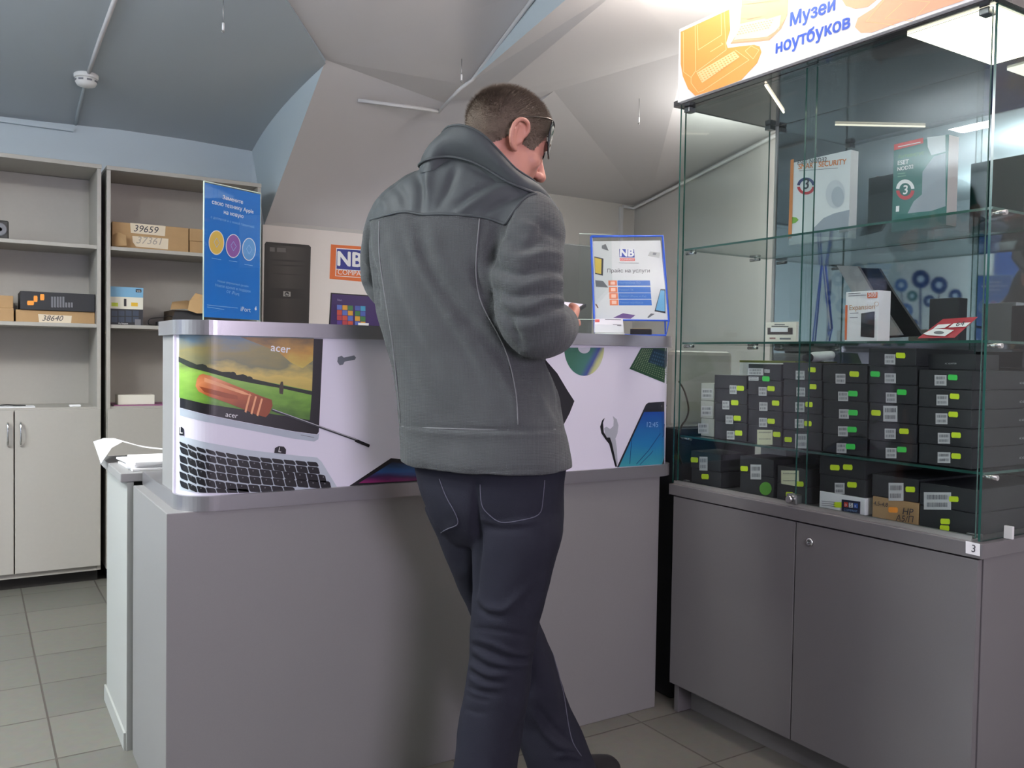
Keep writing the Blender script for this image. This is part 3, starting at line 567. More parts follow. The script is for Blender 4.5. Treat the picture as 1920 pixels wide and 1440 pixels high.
mbx = MB(); dpoly(mbx, SF, Z8([(515, 720), (545, 745), (557, 790), (550, 850), (535, 890), (545, 960), (552, 1075), (546, 1100), (500, 890), (460, 870), (450, 810), (468, 800), (495, 818), (520, 795), (522, 750)]), mat('wrench_light', (172, 176, 184), .3), .0006, ST)
dpoly(mbx, SF, Z8([(455, 733), (442, 770), (447, 840), (470, 880), (495, 882), (510, 930), (546, 1100), (534, 1102), (488, 930), (455, 888), (430, 850), (420, 800), (435, 752)]), BLACK, .0008, ST); mbx.build('wrench_print', pp)
mbx = MB(); dpoly(mbx, SF, Z8([(780, 620), (1008, 604), (1005, 700), (962, 900), (912, 1080), (545, 1104), (748, 665), (762, 635)]), mat('phone_black', (44, 46, 54), .35), .001, ST)
dpoly(mbx, SF, Z8([(748, 690), (1000, 685), (948, 880), (882, 1081), (560, 1102)]), ramp('phone_screen', [(0, (60, 150, 160)), (.4, (40, 120, 170)), (1, (32, 70, 150))], nz=.15), .0014, ST)
dtext(mbx, SF, '12:45', *Z8([(768, 803), (852, 803)]), mat('pale_blue_ink', (130, 170, 215), .5), .002, bold=-.01); dpoly(mbx, SF, Z8([(878, 640), (918, 638), (918, 648), (878, 650)]), GREYI, .002)
dline(mbx, SF, Z8([(690, 1080), (780, 980), (870, 850), (920, 740)]), 1.2, mat('screen_line', (24, 60, 110), .4), .002); dline(mbx, SF, Z8([(715, 1085), (800, 1000), (890, 870), (900, 780)]), 1.0, mat('screen_line', (24, 60, 110)), .002); dline(mbx, SF, Z8([(640, 1080), (655, 900)]), 1, mat('screen_line', (24, 60, 110)), .002)
mbx.build('smartphone_print', pp)
# side desk
t = thing('side_desk', 'grey side desk behind the counter end with papers on top', 'desk', (.37, 2.63, 0))
LD = mat('desk_light_board', (168, 170, 166), .5)
B('side_panel', .372, .39, 2.622, 3.04, .0, .765, LD, t, .001); B('back_support', .39, 2.34, 3.02, 3.04, 0, .765, LD, t)
B('desk_top', .355, 2.35, 2.62, 3.08, .7655, .79, LAM, t, .002); B('kick_strip', .366, .3715, 2.63, 3.05, 0, .05, LD, t)
for i, (dx, dy, rz, n) in enumerate([(0, 0, .05, 0), (.01, .01, -.12, 1), (.0, .015, .1, 2), (.02, .0, -.04, 3)]):
    M = Matrix.Translation((.475+dx, 2.79+dy, .791+n*.006)) @ Matrix.Rotation(rz, 4, 'Z')
    mbx = MB(); mbx.box(-.09, .21, -.13, .08, 0, .0055, PAPER, M=M); tag(mbx.build('paper_stack', origin=(.475, 2.79, .791+n*.006)), ['bottom paper stack on the side desk', 'second paper stack from the bottom on the side desk', 'third paper stack on the side desk, turned slightly', 'topmost paper stack in the pile on the side desk'][i], 'papers', 'paper stacks on the side desk')
mbx = MB(); rr = []
for i in range(13):
    u_ = i/12; x = .335+u_*.36; row = []
    for j in range(6):
        v_ = j/5; y = 2.88+v_*.19; z = .81+.03*math.exp(-((u_-.12)/.16)**2)*(1-.3*v_)-(.045*max(0, .12-u_)/.12)*(1-v_)+.012*math.sin(u_*5+v_)+.008
        row.append(V(x, y, z))
    rr.append(row)
mbx.loft(rr, PAPER, cap=False, closed=False); o = mbx.build('curled_paper', origin=(.42, 2.95, .80)); sm = o.modifiers.new('s', 'SOLIDIFY'); sm.thickness = .0008
tag(o, 'large curled white sheet drooping over the side desk edge', 'paper sheet')
# ------------------------------------------------------------------ display case
def pane(name, x0, x1, y0, y1, z0, z1, parent, edge=GEDGE, face=GLS):
    d = (x1-x0, y1-y0, z1-z0); ax = d.index(min(d)); m = MB(); m.box(x0, x1, y0, y1, z0, z1, face); m.mi(edge)
    m.bm.normal_update()
    for f in m.bm.faces:
        if abs(f.normal[ax]) < .5: f.material_index = 1
    return m.build(name, parent)
t = thing('display_case', 'tall glass display case on grey cupboard base with orange and white sign', 'display case', (1.91, 1.07, 0)); DC = t
MB().box(1.93, 2.38, 1.075, 1.095, .0, .70, LAMB, .001).box(1.93, 2.38, 2.045, 2.065, .0, .70, LAMB, .001).box(2.36, 2.379, 1.095, 2.045, .095, .70, LAMB).box(1.93, 2.36, 1.095, 2.045, .095, .113, LAMB).build('base_carcass', t)
B('plinth', 1.985, 2.0, 1.095, 2.045, 0, .094, LAMB, t)
d1 = B('door', 1.909, 1.927, 1.077, 1.579, .095, .697, LAMB, t, .001); d2 = B('door', 1.909, 1.927, 1.583, 2.066, .095, .697, LAMB, t, .001)
m = MB(); lathe(m, (1.909, 1.532, .651), [(.0115, 0), (.0115, .004), (.009, .006), (.004, .005), (.001, .003)], CHROME, 24, (-1, 0, 0)); m.box(1.9025, 1.9045, 1.5312, 1.5328, .647, .655, BLACK); m.build('lock', d1)
B('top_board', 1.906, 2.40, 1.066, 2.086, .701, .735, LAMB, t, .0015)
m = MB(); sf = Plane((1.906, 0, 0), (-1, 0, 0)); dpoly(m, sf, [(1811, 1014), (1838, 1020), (1838, 1043), (1811, 1037)], WHITE, .001); dtext(m, sf, '3', (1822, 1034), (1829, 1036), INK, .002); m.build('number_label', t, 'white label with number 3')
MB().box(1.921, 1.948, 1.10, 2.08, .7352, .7392, mat('aluminium', (190, 190, 185), .35, .8)).box(1.922, 1.924, 1.10, 2.08, .739, .7455, mat('aluminium', (190, 190, 185))).box(1.9335, 1.9355, 1.10, 2.08, .739, .7455, mat('aluminium', (190, 190, 185))).build('door_track', t)
pane('side_pane', 1.927, 2.336, 2.087, 2.093, .736, 1.934, t); pane('side_pane', 1.927, 2.336, 1.083, 1.089, .736, 1.934, t)
pane('sliding_pane', 1.925, 1.931, 1.095, 1.60, .741, 1.93, t); pane('sliding_pane', 1.937, 1.943, 1.575, 2.082, .741, 1.93, t)
for z in (.884, 1.184, 1.484): pane('glass_shelf', 1.948, 2.332, 1.092, 2.084, z, z+.006, t)
MIR = mat('dark_mirror', (160, 165, 168), .03, 1)
MB().box(2.337, 2.343, 1.083, 2.052, .736, 1.934, MIR).build('mirror_back', t)
B('mirror_trim', 2.333, 2.345, 2.053, 2.062, .736, 1.934, mat('white_trim', (200, 200, 195), .5), t)
ROOF = mat('dark_glossy_board', (74, 72, 72), .12, 0, coat=.6)
B('roof_board', 1.899, 2.36, 1.07, 2.095, 1.935, 1.953, ROOF, t)
B('sign_board', 1.881, 1.898, 1.055, 2.058, 1.938, 2.166, WHITE, t, .001); sgn = bpy.data.objects[[o.name for o in DC.children if o.name.startswith('sign_board')][0]]
PANL = mat('lit_diffuser', (255, 250, 225), .5, emit=3.0)
lp = B('light_panel', 1.93, 2.30, 1.095, 1.305, 1.929, 1.9345, PANL, t)
m = MB(); m.tube([V(1.95, 1.765, 1.931), V(2.21, 1.922, 1.931)], .0032, mat('glowing_reflection', (255, 240, 215), .5, emit=2.5), 8); m.build('roof_reflection', t)  # glowing tube stands in for a lamp's reflection in the glossy roof
m = MB()
for y in (2.083, 1.093):
    for x in (1.975, 2.27):
        for z in (.884, 1.184, 1.484):
            s = 1 if y > 2 else -1
            m = MB(); m.tube([V(x, y+s*.018, z-.006), V(x, y-s*.008, z-.006), V(x, y-s*.022, z-.006)], [.006, .005, .0048], CHROME, 10); m.build('shelf_pin', t)
for x, y in ((1.94, 2.065), (2.31, 2.065), (1.94, 1.115), (2.31, 1.115)): B('glass_clamp', x-.014, x+.014, y-.012, y+.012, 1.918, 1.934, STEEL, t, .002)
B('glass_clamp', 1.95, 1.965, 1.098, 1.13, .7355, .747, STEEL, t, .002); B('glass_clamp', 1.95, 1.965, 2.05, 2.07, .7355, .747, STEEL, t, .002)
m = MB(); m.box(1.913, 1.937, 1.585, 1.62, .742, .77, STEEL, .003); m.tube([V(1.913, 1.602, .757), V(1.90, 1.602, .757)], .009, CHROME, 16); m.build('pane_lock', t)
m = MB(); m.box(2.02, 2.028, 1.062, 1.082, .7355, .765, mat('white_plastic', (215, 215, 210), .5), .001); m.build('end_stop', t)
# sign print
sf = Plane((1.881, 0, 0), (-1, 0, 0)); m = MB()
OG = mat('sign_orange', (246, 158, 84), .4); OP = mat('sign_peach', (240, 176, 140), .4); OL = mat('sign_line', (252, 205, 150), .4); ZS = lambda pts: [(1240+x/5.333, y/5.333) for x, y in pts]
dpoly(m, sf, ZS([(195, 318), (680, 95), (690, 300), (650, 430), (665, 480), (800, 462), (930, 448), (985, 465), (1003, 520), (960, 630), (800, 800), (560, 890), (340, 958), (270, 890), (215, 760), (195, 640)]), OG, .0006)
LN = [[(222, 320), (225, 720), (300, 775), (345, 710), (340, 250)], [(300, 775), (300, 830), (370, 925), (420, 905), (880, 600), (740, 500)], [(600, 120), (605, 350), (370, 500), (362, 250)], [(630, 110), (650, 500), (350, 720)], [(490, 520), (620, 440), (600, 430)], [(840, 510), (900, 460), (980, 500), (920, 590), (840, 510)]]
for q in LN: dline(m, sf, ZS(q), 1.1, OL)
dpoly(m, sf, ZS([(355, 730), (730, 510), (785, 570), (410, 830)]), OL, .001)
for i in range(14):
    for j in range(4): x, y = 368+i*27+j*12, 735-i*15.8+j*21; dpoly(m, sf, ZS(rect(x, y, x+15, y+9)), OG, .0014)
dpoly(m, sf, ZS([(815, -120), (1280, -190), (1262, 150), (1200, 290), (1080, 405), (690, 440), (760, 330), (790, 230)]), OP, .0006); dpoly(m, sf, ZS([(790, 240), (1200, 150), (1180, 290), (1060, 370), (730, 400)]), mat('sign_pale', (250, 214, 190), .4), .001)
for q in ([(840, 40), (1180, 0)], [(860, 190), (1010, 160)], [(1040, 190), (1190, 150)], [(700, 425), (1090, 385), (1240, 200)]): dline(m, sf, ZS(q), 1.1, OP, .0014)
for i in range(12):
    for j in range(4): x, y = 800+i*28-j*14, 262-i*6+j*26; dpoly(m, sf, ZS(rect(x, y, x+16, y+10)), OP, .0014)
ZT = lambda pts: [(1560+x/5.333, y/5.333) for x, y in pts]
dpoly(m, sf, ZT([(90, -20), (140, 60), (240, 90), (360, 70), (500, -40), (700, -200), (300, -190)]), OP, .0006)
dpoly(m, sf, ZT([(230, 270), (260, 180), (420, 80), (560, -60), (800, -240), (1500, -420), (1480, -50), (700, 215), (400, 325), (290, 330)]), OG if 0 else OP, .0006)
for q in ([(345, 215), (540, -20), (980, 20), (800, 210), (530, 190), (700, 35)], [(345, 215), (640, 255)]): dline(m, sf, ZT(q), 1.0, OL)
BT = mat('sign_blue', (56, 90, 190), .4)
dtext(m, sf, 'Музей', *ZS([(1290, 262), (1735, 100)]), BT, .001, bold=.035); dtext(m, sf, 'ноутбуков', *ZS([(1148, 535), (1885, 275)]), BT, .001, bold=.035)
m.build('sign_print', sgn)
# ------------------------------------------------------------------ boxes in the case
def Z5(p): return (1240+p[0]/3.6, 600+p[1]/3.6)
def Z6(p): return (1560+p[0]/3.13, 600+p[1]/3.13)
LWH = mat('label_white', (205, 205, 205), .5); LCR = mat('label_cream', (214, 214, 180), .5)
ORD = ['first', 'second', 'third', 'fourth', 'fifth', 'sixth', 'seventh']; CN = {'y': 'lime', 'g': 'green', 'o': 'orange'}
def barcode(m, sf, a, b, mt=LWH, dense=True):
    (x0, y0), (x1, y1) = a, b; w_, h_ = x1-x0, y1-y0; dpoly(m, sf, [(x0, y0), (x1, y0+.5), (x1, y1+.5), (x0, y1)], mt, .0008)
    random.seed(int(x0*7+y0)); n = max(6, int(w_/1.5))
    for r, (u0, u1) in enumerate(((.15, .42), (.6, .85))):
        if not dense: u0, u1 = u0, u0+.06
        x = x0+w_*.12
        while x < x1-w_*.14:
            ww = random.choice((.7, .7, 1.3)); dpoly(m, sf, [(x, y0+h_*u0), (x+ww, y0+h_*u0), (x+ww, y0+h_*u1), (x, y0+h_*u1)], GREYI, .0013); x += ww+random.choice((.7, 1.1))
def stack(z0, xl, xr, ys, decs, xf, depth, name, Zf, where, grp, mats=None, cat='box', kind='black carton', side=False):
    mid = (xl+xr)/2; sf = Plane((xf, 0, 0), (-1, 0, 0)); zb = z0; N = len(ys)-1
    for i in range(N):
        yc = (ys[i]+ys[i+1])/2; ya = sf.hit(xl, yc)[0].y; yb_ = sf.hit(xr, yc)[0].y
        h = sf.hit(mid, ys[i+1])[0].z-sf.hit(mid, ys[i])[0].z; h = max(h, .01); j = random.Random(i*31+xl).uniform(-.003, .003)
        dec = decs[N-1-i]; s = [d for d in dec if d[0] in 'ygo']
        txt = (f'with {CN[s[0][0]]} sticker ' if len(s) == 1 else f'with two {CN[s[0][0]]} stickers ' if s else '')
        pos = 'bottom' if i == 0 else 'top' if i == N-1 else ORD[i]+' from the bottom'
        t = thing(name, f'{kind} {txt}{pos} of {where}', cat, (xf, (ya+yb_)/2, zb), grp)
        xo = xf+abs(j); B('carton_body', xo, xo+depth, yb_+.0008, ya-.0008, zb+.0003, zb+h-.0006, (mats or {}).get(i, BOXK), t, .0015)
        s2 = Plane((xo, 0, 0), (-1, 0, 0)); m = MB(); has = False
        for d in dec:
            if d[0] in 'LCB':
                barcode(m, s2, Zf((d[1], d[2])), Zf((d[3], d[4])), LCR if d[0] == 'C' else LWH, d[0] != 'C'); has = True
        if has: m.build('barcode_label', t, 'white barcode label' if dec[0][0] != 'C' else 'cream label')
        else: m.bm.free()
        for d in s:
            m = MB(); q = Zf((d[1], d[2])); w_ = (56 if Zf is Z6 else 50)/(3.13 if Zf is Z6 else 3.6); h_ = (32 if Zf is Z6 else 34)/(3.13 if Zf is Z6 else 3.6); stick(m, s2, q[0], q[1], w_, h_, d[0], .05); m.build('price_sticker', t)
        if side:
            m = MB(); sp = Plane((0, yb_+.0008, 0), (0, -1, 0)); a = proj((xo+depth*.78, yb_, zb+h*.3)); b = proj((xo+depth*.95, yb_, zb+h*.3)); dtext(m, sp, 'AC ADAPTER', a, b, LWH, .001); m.build('side_lettering', t)
        zb += h
    return zb
S1 = .8905; G1 = 'adapter boxes stacked on the lowest glass shelf'; G2 = 'boxes standing on the floor of the glass case'
W_ = lambda n: f'{n} stack, lowest shelf'
stack(S1, 1313, 1338, [822, 788, 755, 722], [[('L', 272, 462, 350, 528)], [('L', 270, 580, 345, 645)], [('L', 250, 697, 320, 765)]], 1.995, .14, 'adapter_box', Z5, 'pale stack at left end, lowest shelf', 'pale boxes at the left end of the lowest shelf', {0: mat('pale_carton', (188, 188, 180), .5), 1: mat('pale_carton', (188, 188, 180)), 2: mat('pale_carton', (188, 188, 180))}, kind='small pale carton')
stack(S1, 1339, 1400, [836, 802, 768, 740, 714], [[('L', 462, 440, 510, 498), ('y', 535, 461)], [('L', 413, 545, 460, 602), ('y', 497, 558)], [('L', 435, 643, 485, 700), ('y', 514, 663)], [('L', 443, 748, 495, 805), ('y', 523, 763)]], 1.975, .25, 'adapter_box', Z5, W_('leftmost black'), G1)
stack(S1, 1402, 1465, [838, 803, 774, 746, 718, 687], [[('L', 585, 325, 690, 372), ('L', 590, 382, 658, 408), ('L', 697, 332, 733, 355), ('g', 708, 397)], [('L', 658, 452, 712, 510), ('y', 742, 463)], [('L', 662, 555, 718, 612), ('y', 773, 561)], [('L', 660, 660, 715, 722), ('y', 743, 683)], [('C', 648, 740, 752, 840), ('y', 781, 772)]], 1.97, .25, 'adapter_box', Z5, W_('second black'), G1)
zt3 = stack(S1, 1467, 1540, [848, 815, 781, 750, 718, 686], [[('L', 908, 342, 968, 402), ('y', 1019, 336)], [('L', 913, 455, 972, 515), ('y', 1024, 450)], [('L', 905, 555, 967, 620), ('y', 998, 570)], [('L', 902, 668, 963, 728), ('y', 991, 699)], [('L', 905, 768, 990, 865), ('y', 858, 807)]], 1.972, .25, 'adapter_box', Z5, W_('third black'), G1)
stack(S1, 1542, 1625, [859, 824, 793, 759, 725.5, 691.7], [[('L', 22, 315, 80, 373), ('y', 132, 317)], [('L', 37, 420, 96, 475), ('g', 124, 432)], [('L', 42, 523, 100, 578), ('g', 125, 544)], [('L', 36, 623, 94, 682), ('g', 119, 643)], [('L', 28, 722, 86, 780), ('g', 110, 743)]], 1.97, .25, 'adapter_box', Z6, W_('fourth black'), G1)
stack(S1, 1628, 1718, [867, 833, 797, 761, 725.5, 690.4, 657], [[('L', 310, 200, 373, 260), ('y', 404, 208)], [('L', 310, 312, 376, 370), ('g', 255, 317)], [('L', 317, 425, 380, 485), ('g', 411, 424)], [('L', 302, 503, 385, 595), ('y', 260, 545)], [('L', 310, 637, 375, 697), ('y', 424, 653)], [('L', 316, 750, 379, 810), ('g', 411, 760)]], 1.968, .25, 'adapter_box', Z6, W_('fifth black'), G1)
zt6 = stack(S1, 1721, 1822, [874, 835, 800, 765, 729, 693], [[('L', 603, 322, 673, 384), ('g', 710, 337)], [('L', 614, 438, 683, 500), ('y', 721, 448)], [('L', 609, 547, 679, 610), ('y', 713, 554)], [('L', 622, 662, 694, 725), ('y', 730, 676)], [('L', 621, 775, 696, 838), ('y', 730, 799)]], 1.97, .26, 'adapter_box', Z6, W_('rightmost black'), G1, side=True)
sf = Plane((2.02, 0, 0), (-1, 0, 0)); ya, yb2 = sf.hit(1724, 675)[0].y, sf.hit(1830, 675)[0].y
t = thing('adapter_box', 'dark box laid crosswise on top of the rightmost black stack', 'box', (2.02, (ya+yb2)/2, zt6), G1); B('carton_body', 2.02, 2.12, max(yb2, 1.095), ya, zt6+.0005, zt6+.038, BOXK, t, .0015)
m = MB(); dtext(m, sf, 'AC ADAPTER', (1772, 683), (1794, 683), LWH, .001); m.build('lettering', t)
sf = Plane((2.235, 0, 0), (-1, 0, 0)); ya, yb2 = sf.hit(1386, 720)[0].y, sf.hit(1490, 720)[0].y
t = thing('white_box', 'white carton with olive lid standing behind the second black stack', 'box', (2.235, (ya+yb2)/2, S1)); B('carton_body', 2.235, 2.30, yb2, ya, S1+.0005, 1.128, WHITE, t, .001); B('lid', 2.234, 2.301, yb2-.001, ya+.001, 1.1285, 1.136, mat('olive', (120, 124, 60), .5), t, .001)
# webcam
t = thing('webcam', 'white and black webcam lying on top of the third black stack', 'webcam', (2.05, 1.63, zt3)); m = MB(); m.limb([V(2.06, 1.66, zt3+.016), V(2.06, 1.60, zt3+.022)], [.015, .012], WHITE, 16); m.build('camera_body', t)
m = MB(); m.limb([V(2.03, 1.66, zt3+.014), V(2.028, 1.65, zt3+.014)], [.012, .0135], BLACK, 16); m.build('lens', t)
FL = .736
Wb = lambda n: f'{n} pile, case floor'
stack(FL, 1295, 1351, [914, 884, 851], [[('L', 258, 922, 313, 1015), ('y', 225, 944)], [('y', 297, 1057)]], 1.975, .12, 'laptop_part_box', Z5, Wb('leftmost'), G2)
stack(FL, 1386, 1450, [937, 899, 866], [[('L', 603, 975, 675, 1075), ('y', 561, 1003)], []], 1.975, .12, 'laptop_part_box', Z5, 'pile with green logo, case floor', G2)
stack(FL, 1456, 1513, [946, 915, 881], [[('C', 810, 1015, 930, 1125), ('y', 937, 1107)], [('y', 867, 1177)]], 1.978, .12, 'laptop_part_box', Z5, 'pile beside the pane lock', G2)
stack(FL, 1535, 1622, [965, 933, 900, 865], [[('y', 18, 866), ('y', 94, 864)], [('L', 17, 955, 75, 1020), ('y', 119, 967)], [('y', 40, 1085)]], 1.975, .25, 'laptop_part_box', Z6, 'pile standing on a white box', G2, {0: WHITE}, kind='carton')
stack(FL, 1634, 1722, [985, 944, 901], [[('L', 333, 955, 421, 1060), ('y', 461, 994)], [('o', 360, 1114)]], 1.978, .28, 'laptop_part_box', Z6, 'pile standing on brown cardboard', G2, {0: CARD}, kind='carton')
stack(FL, 1722, 1830, [1007, 966, 922], [[('L', 540, 1010, 700, 1112), ('y', 716, 1051)], [('y', 666, 1182), ('y', 662, 1221)]], 1.976, .34, 'laptop_part_box', Z6, Wb('rightmost'), G2)
def find(lbl): return [o for o in bpy.data.objects if str(o.get('label', '')).startswith(lbl)][0]
gb = find('black carton bottom of pile with green'); m = MB(); sf = Plane((1.975-.0002, 0, 0), (-1, 0, 0)); dpoly(m, sf, [Z5(p) for p in circ(705, 1138, 41, 45)], mat('logo_green', (90, 160, 50), .4), .001); m.build('logo_print', gb)
gb['label'] = 'black carton with green round logo at the bottom of its pile'
wb = find('carton with lime sticker bottom of pile standing on a white'); m = MB(); sf = Plane((1.9745, 0, 0), (-1, 0, 0)); dpoly(m, sf, [Z6(p) for p in [(58, 1052), (168, 1066), (166, 1138), (57, 1122)]], mat('navy', (24, 28, 56), .4), .001)
for i, (c, s) in enumerate((((200, 60, 40), 'D'), ((230, 230, 230), 'S'), ((40, 90, 180), 'K'))):
    x = 72+i*29; dpoly(m, sf, [Z6(p) for p in rect(x, 1068+i*3.5, x+24, 1096+i*3.5, 2)], mat('sq%d' % i, c, .4), .0016); dtext(m, sf, s, Z6((x+7, 1092+i*3.5)), Z6((x+18, 1093+i*3.5)), WHITE if i != 1 else INK, .0022)
dtext(m, sf, 'COMPANY', Z6((72, 1119)), Z6((152, 1129)), mat('pale_blue_ink', (130, 170, 215)), .0016)
for k in range(3): dline(m, sf, [Z6((-60, 1062+k*12)), Z6((20, 1070+k*12))], 1, GREYI)
m.build('front_print', wb); wb['label'] = 'white carton with navy logo print at the bottom of its pile'
cb = find('carton with orange sticker bottom'); m = MB(); sf = Plane((1.9755, 0, 0), (-1, 0, 0)); dtext(m, sf, 'HP', Z6((415, 1140)), Z6((480, 1148)), INK, .001, bold=0, shear=.2); dtext(m, sf, 'А5/П', Z6((374, 1178)), Z6((482, 1190)), INK, .001, bold=0, shear=.2); dtext(m, sf, '4,5-4,8', Z6((245, 1085)), Z6((330, 1097)), INK, .001, bold=0, shear=.2); m.build('handwriting', cb)
cb['label'] = 'brown cardboard box marked HP in handwriting at the bottom of its pile'
t = thing('small_box', 'small white and red box lying behind the second pile on the case floor', 'box', (2.1, 1.75, FL)); B('carton_body', 2.12, 2.18, 1.80, 1.90, FL, .873, WHITE, t, .001); B('red_band', 2.1195, 2.1805, 1.7995, 1.815, FL, .80, mat('red_print', (190, 40, 50), .4), t)
# middle shelf goods
S2 = 1.1903
sf = Plane((1.985, 0, 0), (-1, 0, 0)); a, b = sf.hit(1435, 625)[0].y, sf.hit(1493, 625)[0].y; zt = sf.hit(1464, 604)[0].z
t = thing('flash_drive_pack', 'white carded flash drive at the left of the middle shelf', 'flash drive', (1.985, (a+b)/2, S2)); B('card', 1.985, 1.995, b, a, S2, zt, mat('cream_card', (236, 230, 214), .5), t, .001)
m = MB(); dpoly(m, sf, [Z5(p) for p in [(718, 52), (888, 52), (888, 98), (718, 98)]], mat('brown_print', (70, 50, 46), .4), .001); dpoly(m, sf, [Z5(p) for p in [(740, 52), (856, 52), (856, 80), (740, 80)]], WHITE, .0016)
for q in ([(765, 30), (835, 31)], [(745, 42), (860, 43)]): dline(m, sf, [Z5(p) for p in q], 1.6, INK)
dpoly(m, sf, [Z5(p) for p in [(732, 118), (772, 118), (772, 128), (732, 128)]], mat('dull_red', (150, 100, 90), .5), .001); dpoly(m, sf, [Z5(p) for p in [(800, 120), (875, 120), (875, 132), (800, 132)]], GREYI, .001); m.build('card_print', t)
a, b = sf.hit(1585, 590)[0].y, sf.hit(1647, 590)[0].y; zt = sf.hit(1616, 546)[0].z
t = thing('hard_drive_box', 'white and orange boxed hard drive standing on the middle shelf', 'hard drive', (1.985, (a+b)/2, S2)); B('carton_body', 1.985, 2.035, b, a, S2, zt, WHITE, t, .001)
ZE = lambda p: (1400+p[0]/3.692, 440+p[1]/3.692); m = MB()
dpoly(m, sf, [ZE(p) for p in [(684, 488), (700, 488), (694, 729), (680, 729)]], mat('orange_print', (226, 110, 50), .4), .001); dpoly(m, sf, [ZE(p) for p in [(836, 402), (908, 398), (907, 437), (835, 441)]], mat('orange_print', (226, 110, 50)), .001)
dtext(m, sf, '500', ZE((843, 432)), ZE((898, 430)), WHITE, .0016); dtext(m, sf, 'Expansion', ZE((712, 523)), ZE((888, 514)), mat('tan_ink', (190, 140, 90), .5), .001, bold=-.005)
dpoly(m, sf, [ZE(p) for p in [(795, 545), (888, 531), (884, 713), (790, 706)]], mat('drive_print', (44, 46, 50), .4), .001)
for q in ([(705, 410), (790, 405)], [(705, 425), (830, 418)], [(715, 545), (775, 542)], [(715, 575), (770, 573)]): dline(m, sf, [ZE(p) for p in q], 1.2, GREYI)
dline(m, sf, [ZE(p) for p in circ(900, 480, 14, 14, 14)+[(914, 480)]], .8, mat('tan_ink', (190, 140, 90))); m.build('front_print', t)
t = thing('hard_drive_box', 'black upright box standing behind the red card on the middle shelf', 'box', (2.12, 1.42, S2)); sf = Plane((2.12, 0, 0), (-1, 0, 0)); a, b = sf.hit(1742, 590)[0].y, sf.hit(1797, 590)[0].y; B('carton_body', 2.12, 2.16, b, a, S2, sf.hit(1770, 559)[0].z, BOXK, t, .002)
t = thing('memory_card_pack', 'red and white card pack leaning back near the right of the middle shelf', 'memory card', (2.0, 1.25, S2)); sf = Plane((2.0, 0, S2+.002), (-.80, 0, .60)); m = MB()
q = [ZE(p) for p in [(1185, 718), (1360, 585), (1600, 570), (1440, 714)]]; m.poly([sf.hit(*p)[0]+V(.0, 0, .0) for p in q], mat('card_red', (176, 34, 54), .4)); o = m.build('card', t); sm = o.modifiers.new('s', 'SOLIDIFY'); sm.thickness = .0008
m = MB(); dpoly(m, sf, [ZE(p) for p in [(1250, 700), (1225, 690), (1300, 655), (1440, 665), (1375, 708)]], WHITE, .003); dpoly(m, sf, [ZE(p) for p in [(1330, 628), (1420, 622), (1375, 650), (1295, 655)]], WHITE, .003); dpoly(m, sf, [ZE(p) for p in [(1435, 620), (1555, 612), (1520, 642), (1400, 648)]], WHITE, .003)
dpoly(m, sf, [ZE(p) for p in circ(1335, 684, 36, 11)], GREYI, .0036); dtext(m, sf, '64', ZE((1450, 640)), ZE((1505, 637)), INK, .0036); m.build('card_print', t)
t = thing('silver_pouch', 'crumpled silver pouch leaning against the mirror behind the boxed hard drive', 'pouch', (2.3, 1.55, S2)); sf = Plane((2.28, 0, 0), (-1, 0, 0)); m = MB(); SP = mat('silver_pouch', (150, 146, 146), .3, .4, bump=.6, bscale=25)
pts = [(1569, 498), (1608, 499), (1632, 540), (1690, 628), (1620, 632), (1596, 545)]; a = [sf.hit(*p)[0] for p in pts]
m.loft([[p for p in a], [p+V(.012, 0, 0) for p in a]], SP, smooth=False); m.build('pouch_body', t)
# upper shelf software boxes
S3 = 1.4903
ZQ = lambda p: (1440+p[0]/4.5, 240+p[1]/4.5)
sf = Plane((2.13, 0, 0), (-1, 0, 0)); a, b = sf.hit(1480, 400)[0].y, sf.hit(1592, 400)[0].y; zt = sf.hit(1540, 293)[0].z
t = thing('software_box', 'white software box with orange spine on the upper glass shelf', 'software box', (2.13, (a+b)/2, S3)); B('carton_body', 2.13, 2.165, b, a, S3, zt, mat('cool_white_print', (222, 226, 226), .25), t, .001)
m = MB(); dpoly(m, sf, [ZQ(p) for p in [(193, 270), (220, 262), (202, 930), (172, 935)]], mat('orange_spine', (206, 130, 70), .4), .001)
dtext(m, sf, 'ESET NOD32', ZQ((250, 310)), ZQ((495, 283)), INK, .001); dtext(m, sf, 'SMART SECURITY', ZQ((258, 348)), ZQ((660, 305)), mat('orange_ink', (220, 130, 60), .5), .001, bold=.02)
def ring(m, sf, f, cx, cy, R0, R1, a0, a1, mt, n=16, ry=1.1):
    o = [(cx+R0*math.cos(a), cy+R0*ry*math.sin(a)) for a in np.linspace(a0, a1, n)]+[(cx+R1*math.cos(a), cy+R1*ry*math.sin(a)) for a in np.linspace(a1, a0, n)]; dpoly(m, sf, [f(p) for p in o], mt, .001)
ring(m, sf, ZQ, 323, 490, 76, 52, math.pi+.1, 2*math.pi-.1, mat('navy_ring', (50, 60, 110), .4), ry=.95); ring(m, sf, ZQ, 323, 490, 76, 52, .1, math.pi-.1, mat('red_ring', (190, 50, 60), .4), ry=.95)
dtext(m, sf, '3', ZQ((306, 515)), ZQ((342, 511)), INK, .001, bold=.02); dline(m, sf, [ZQ((265, 362)), ZQ((590, 338))], .9, GREYI)
dpoly(m, sf, [ZQ(p) for p in [(205, 750), (240, 755), (260, 775), (235, 800), (205, 808)]], mat('leaf_green', (120, 170, 60), .5), .001)
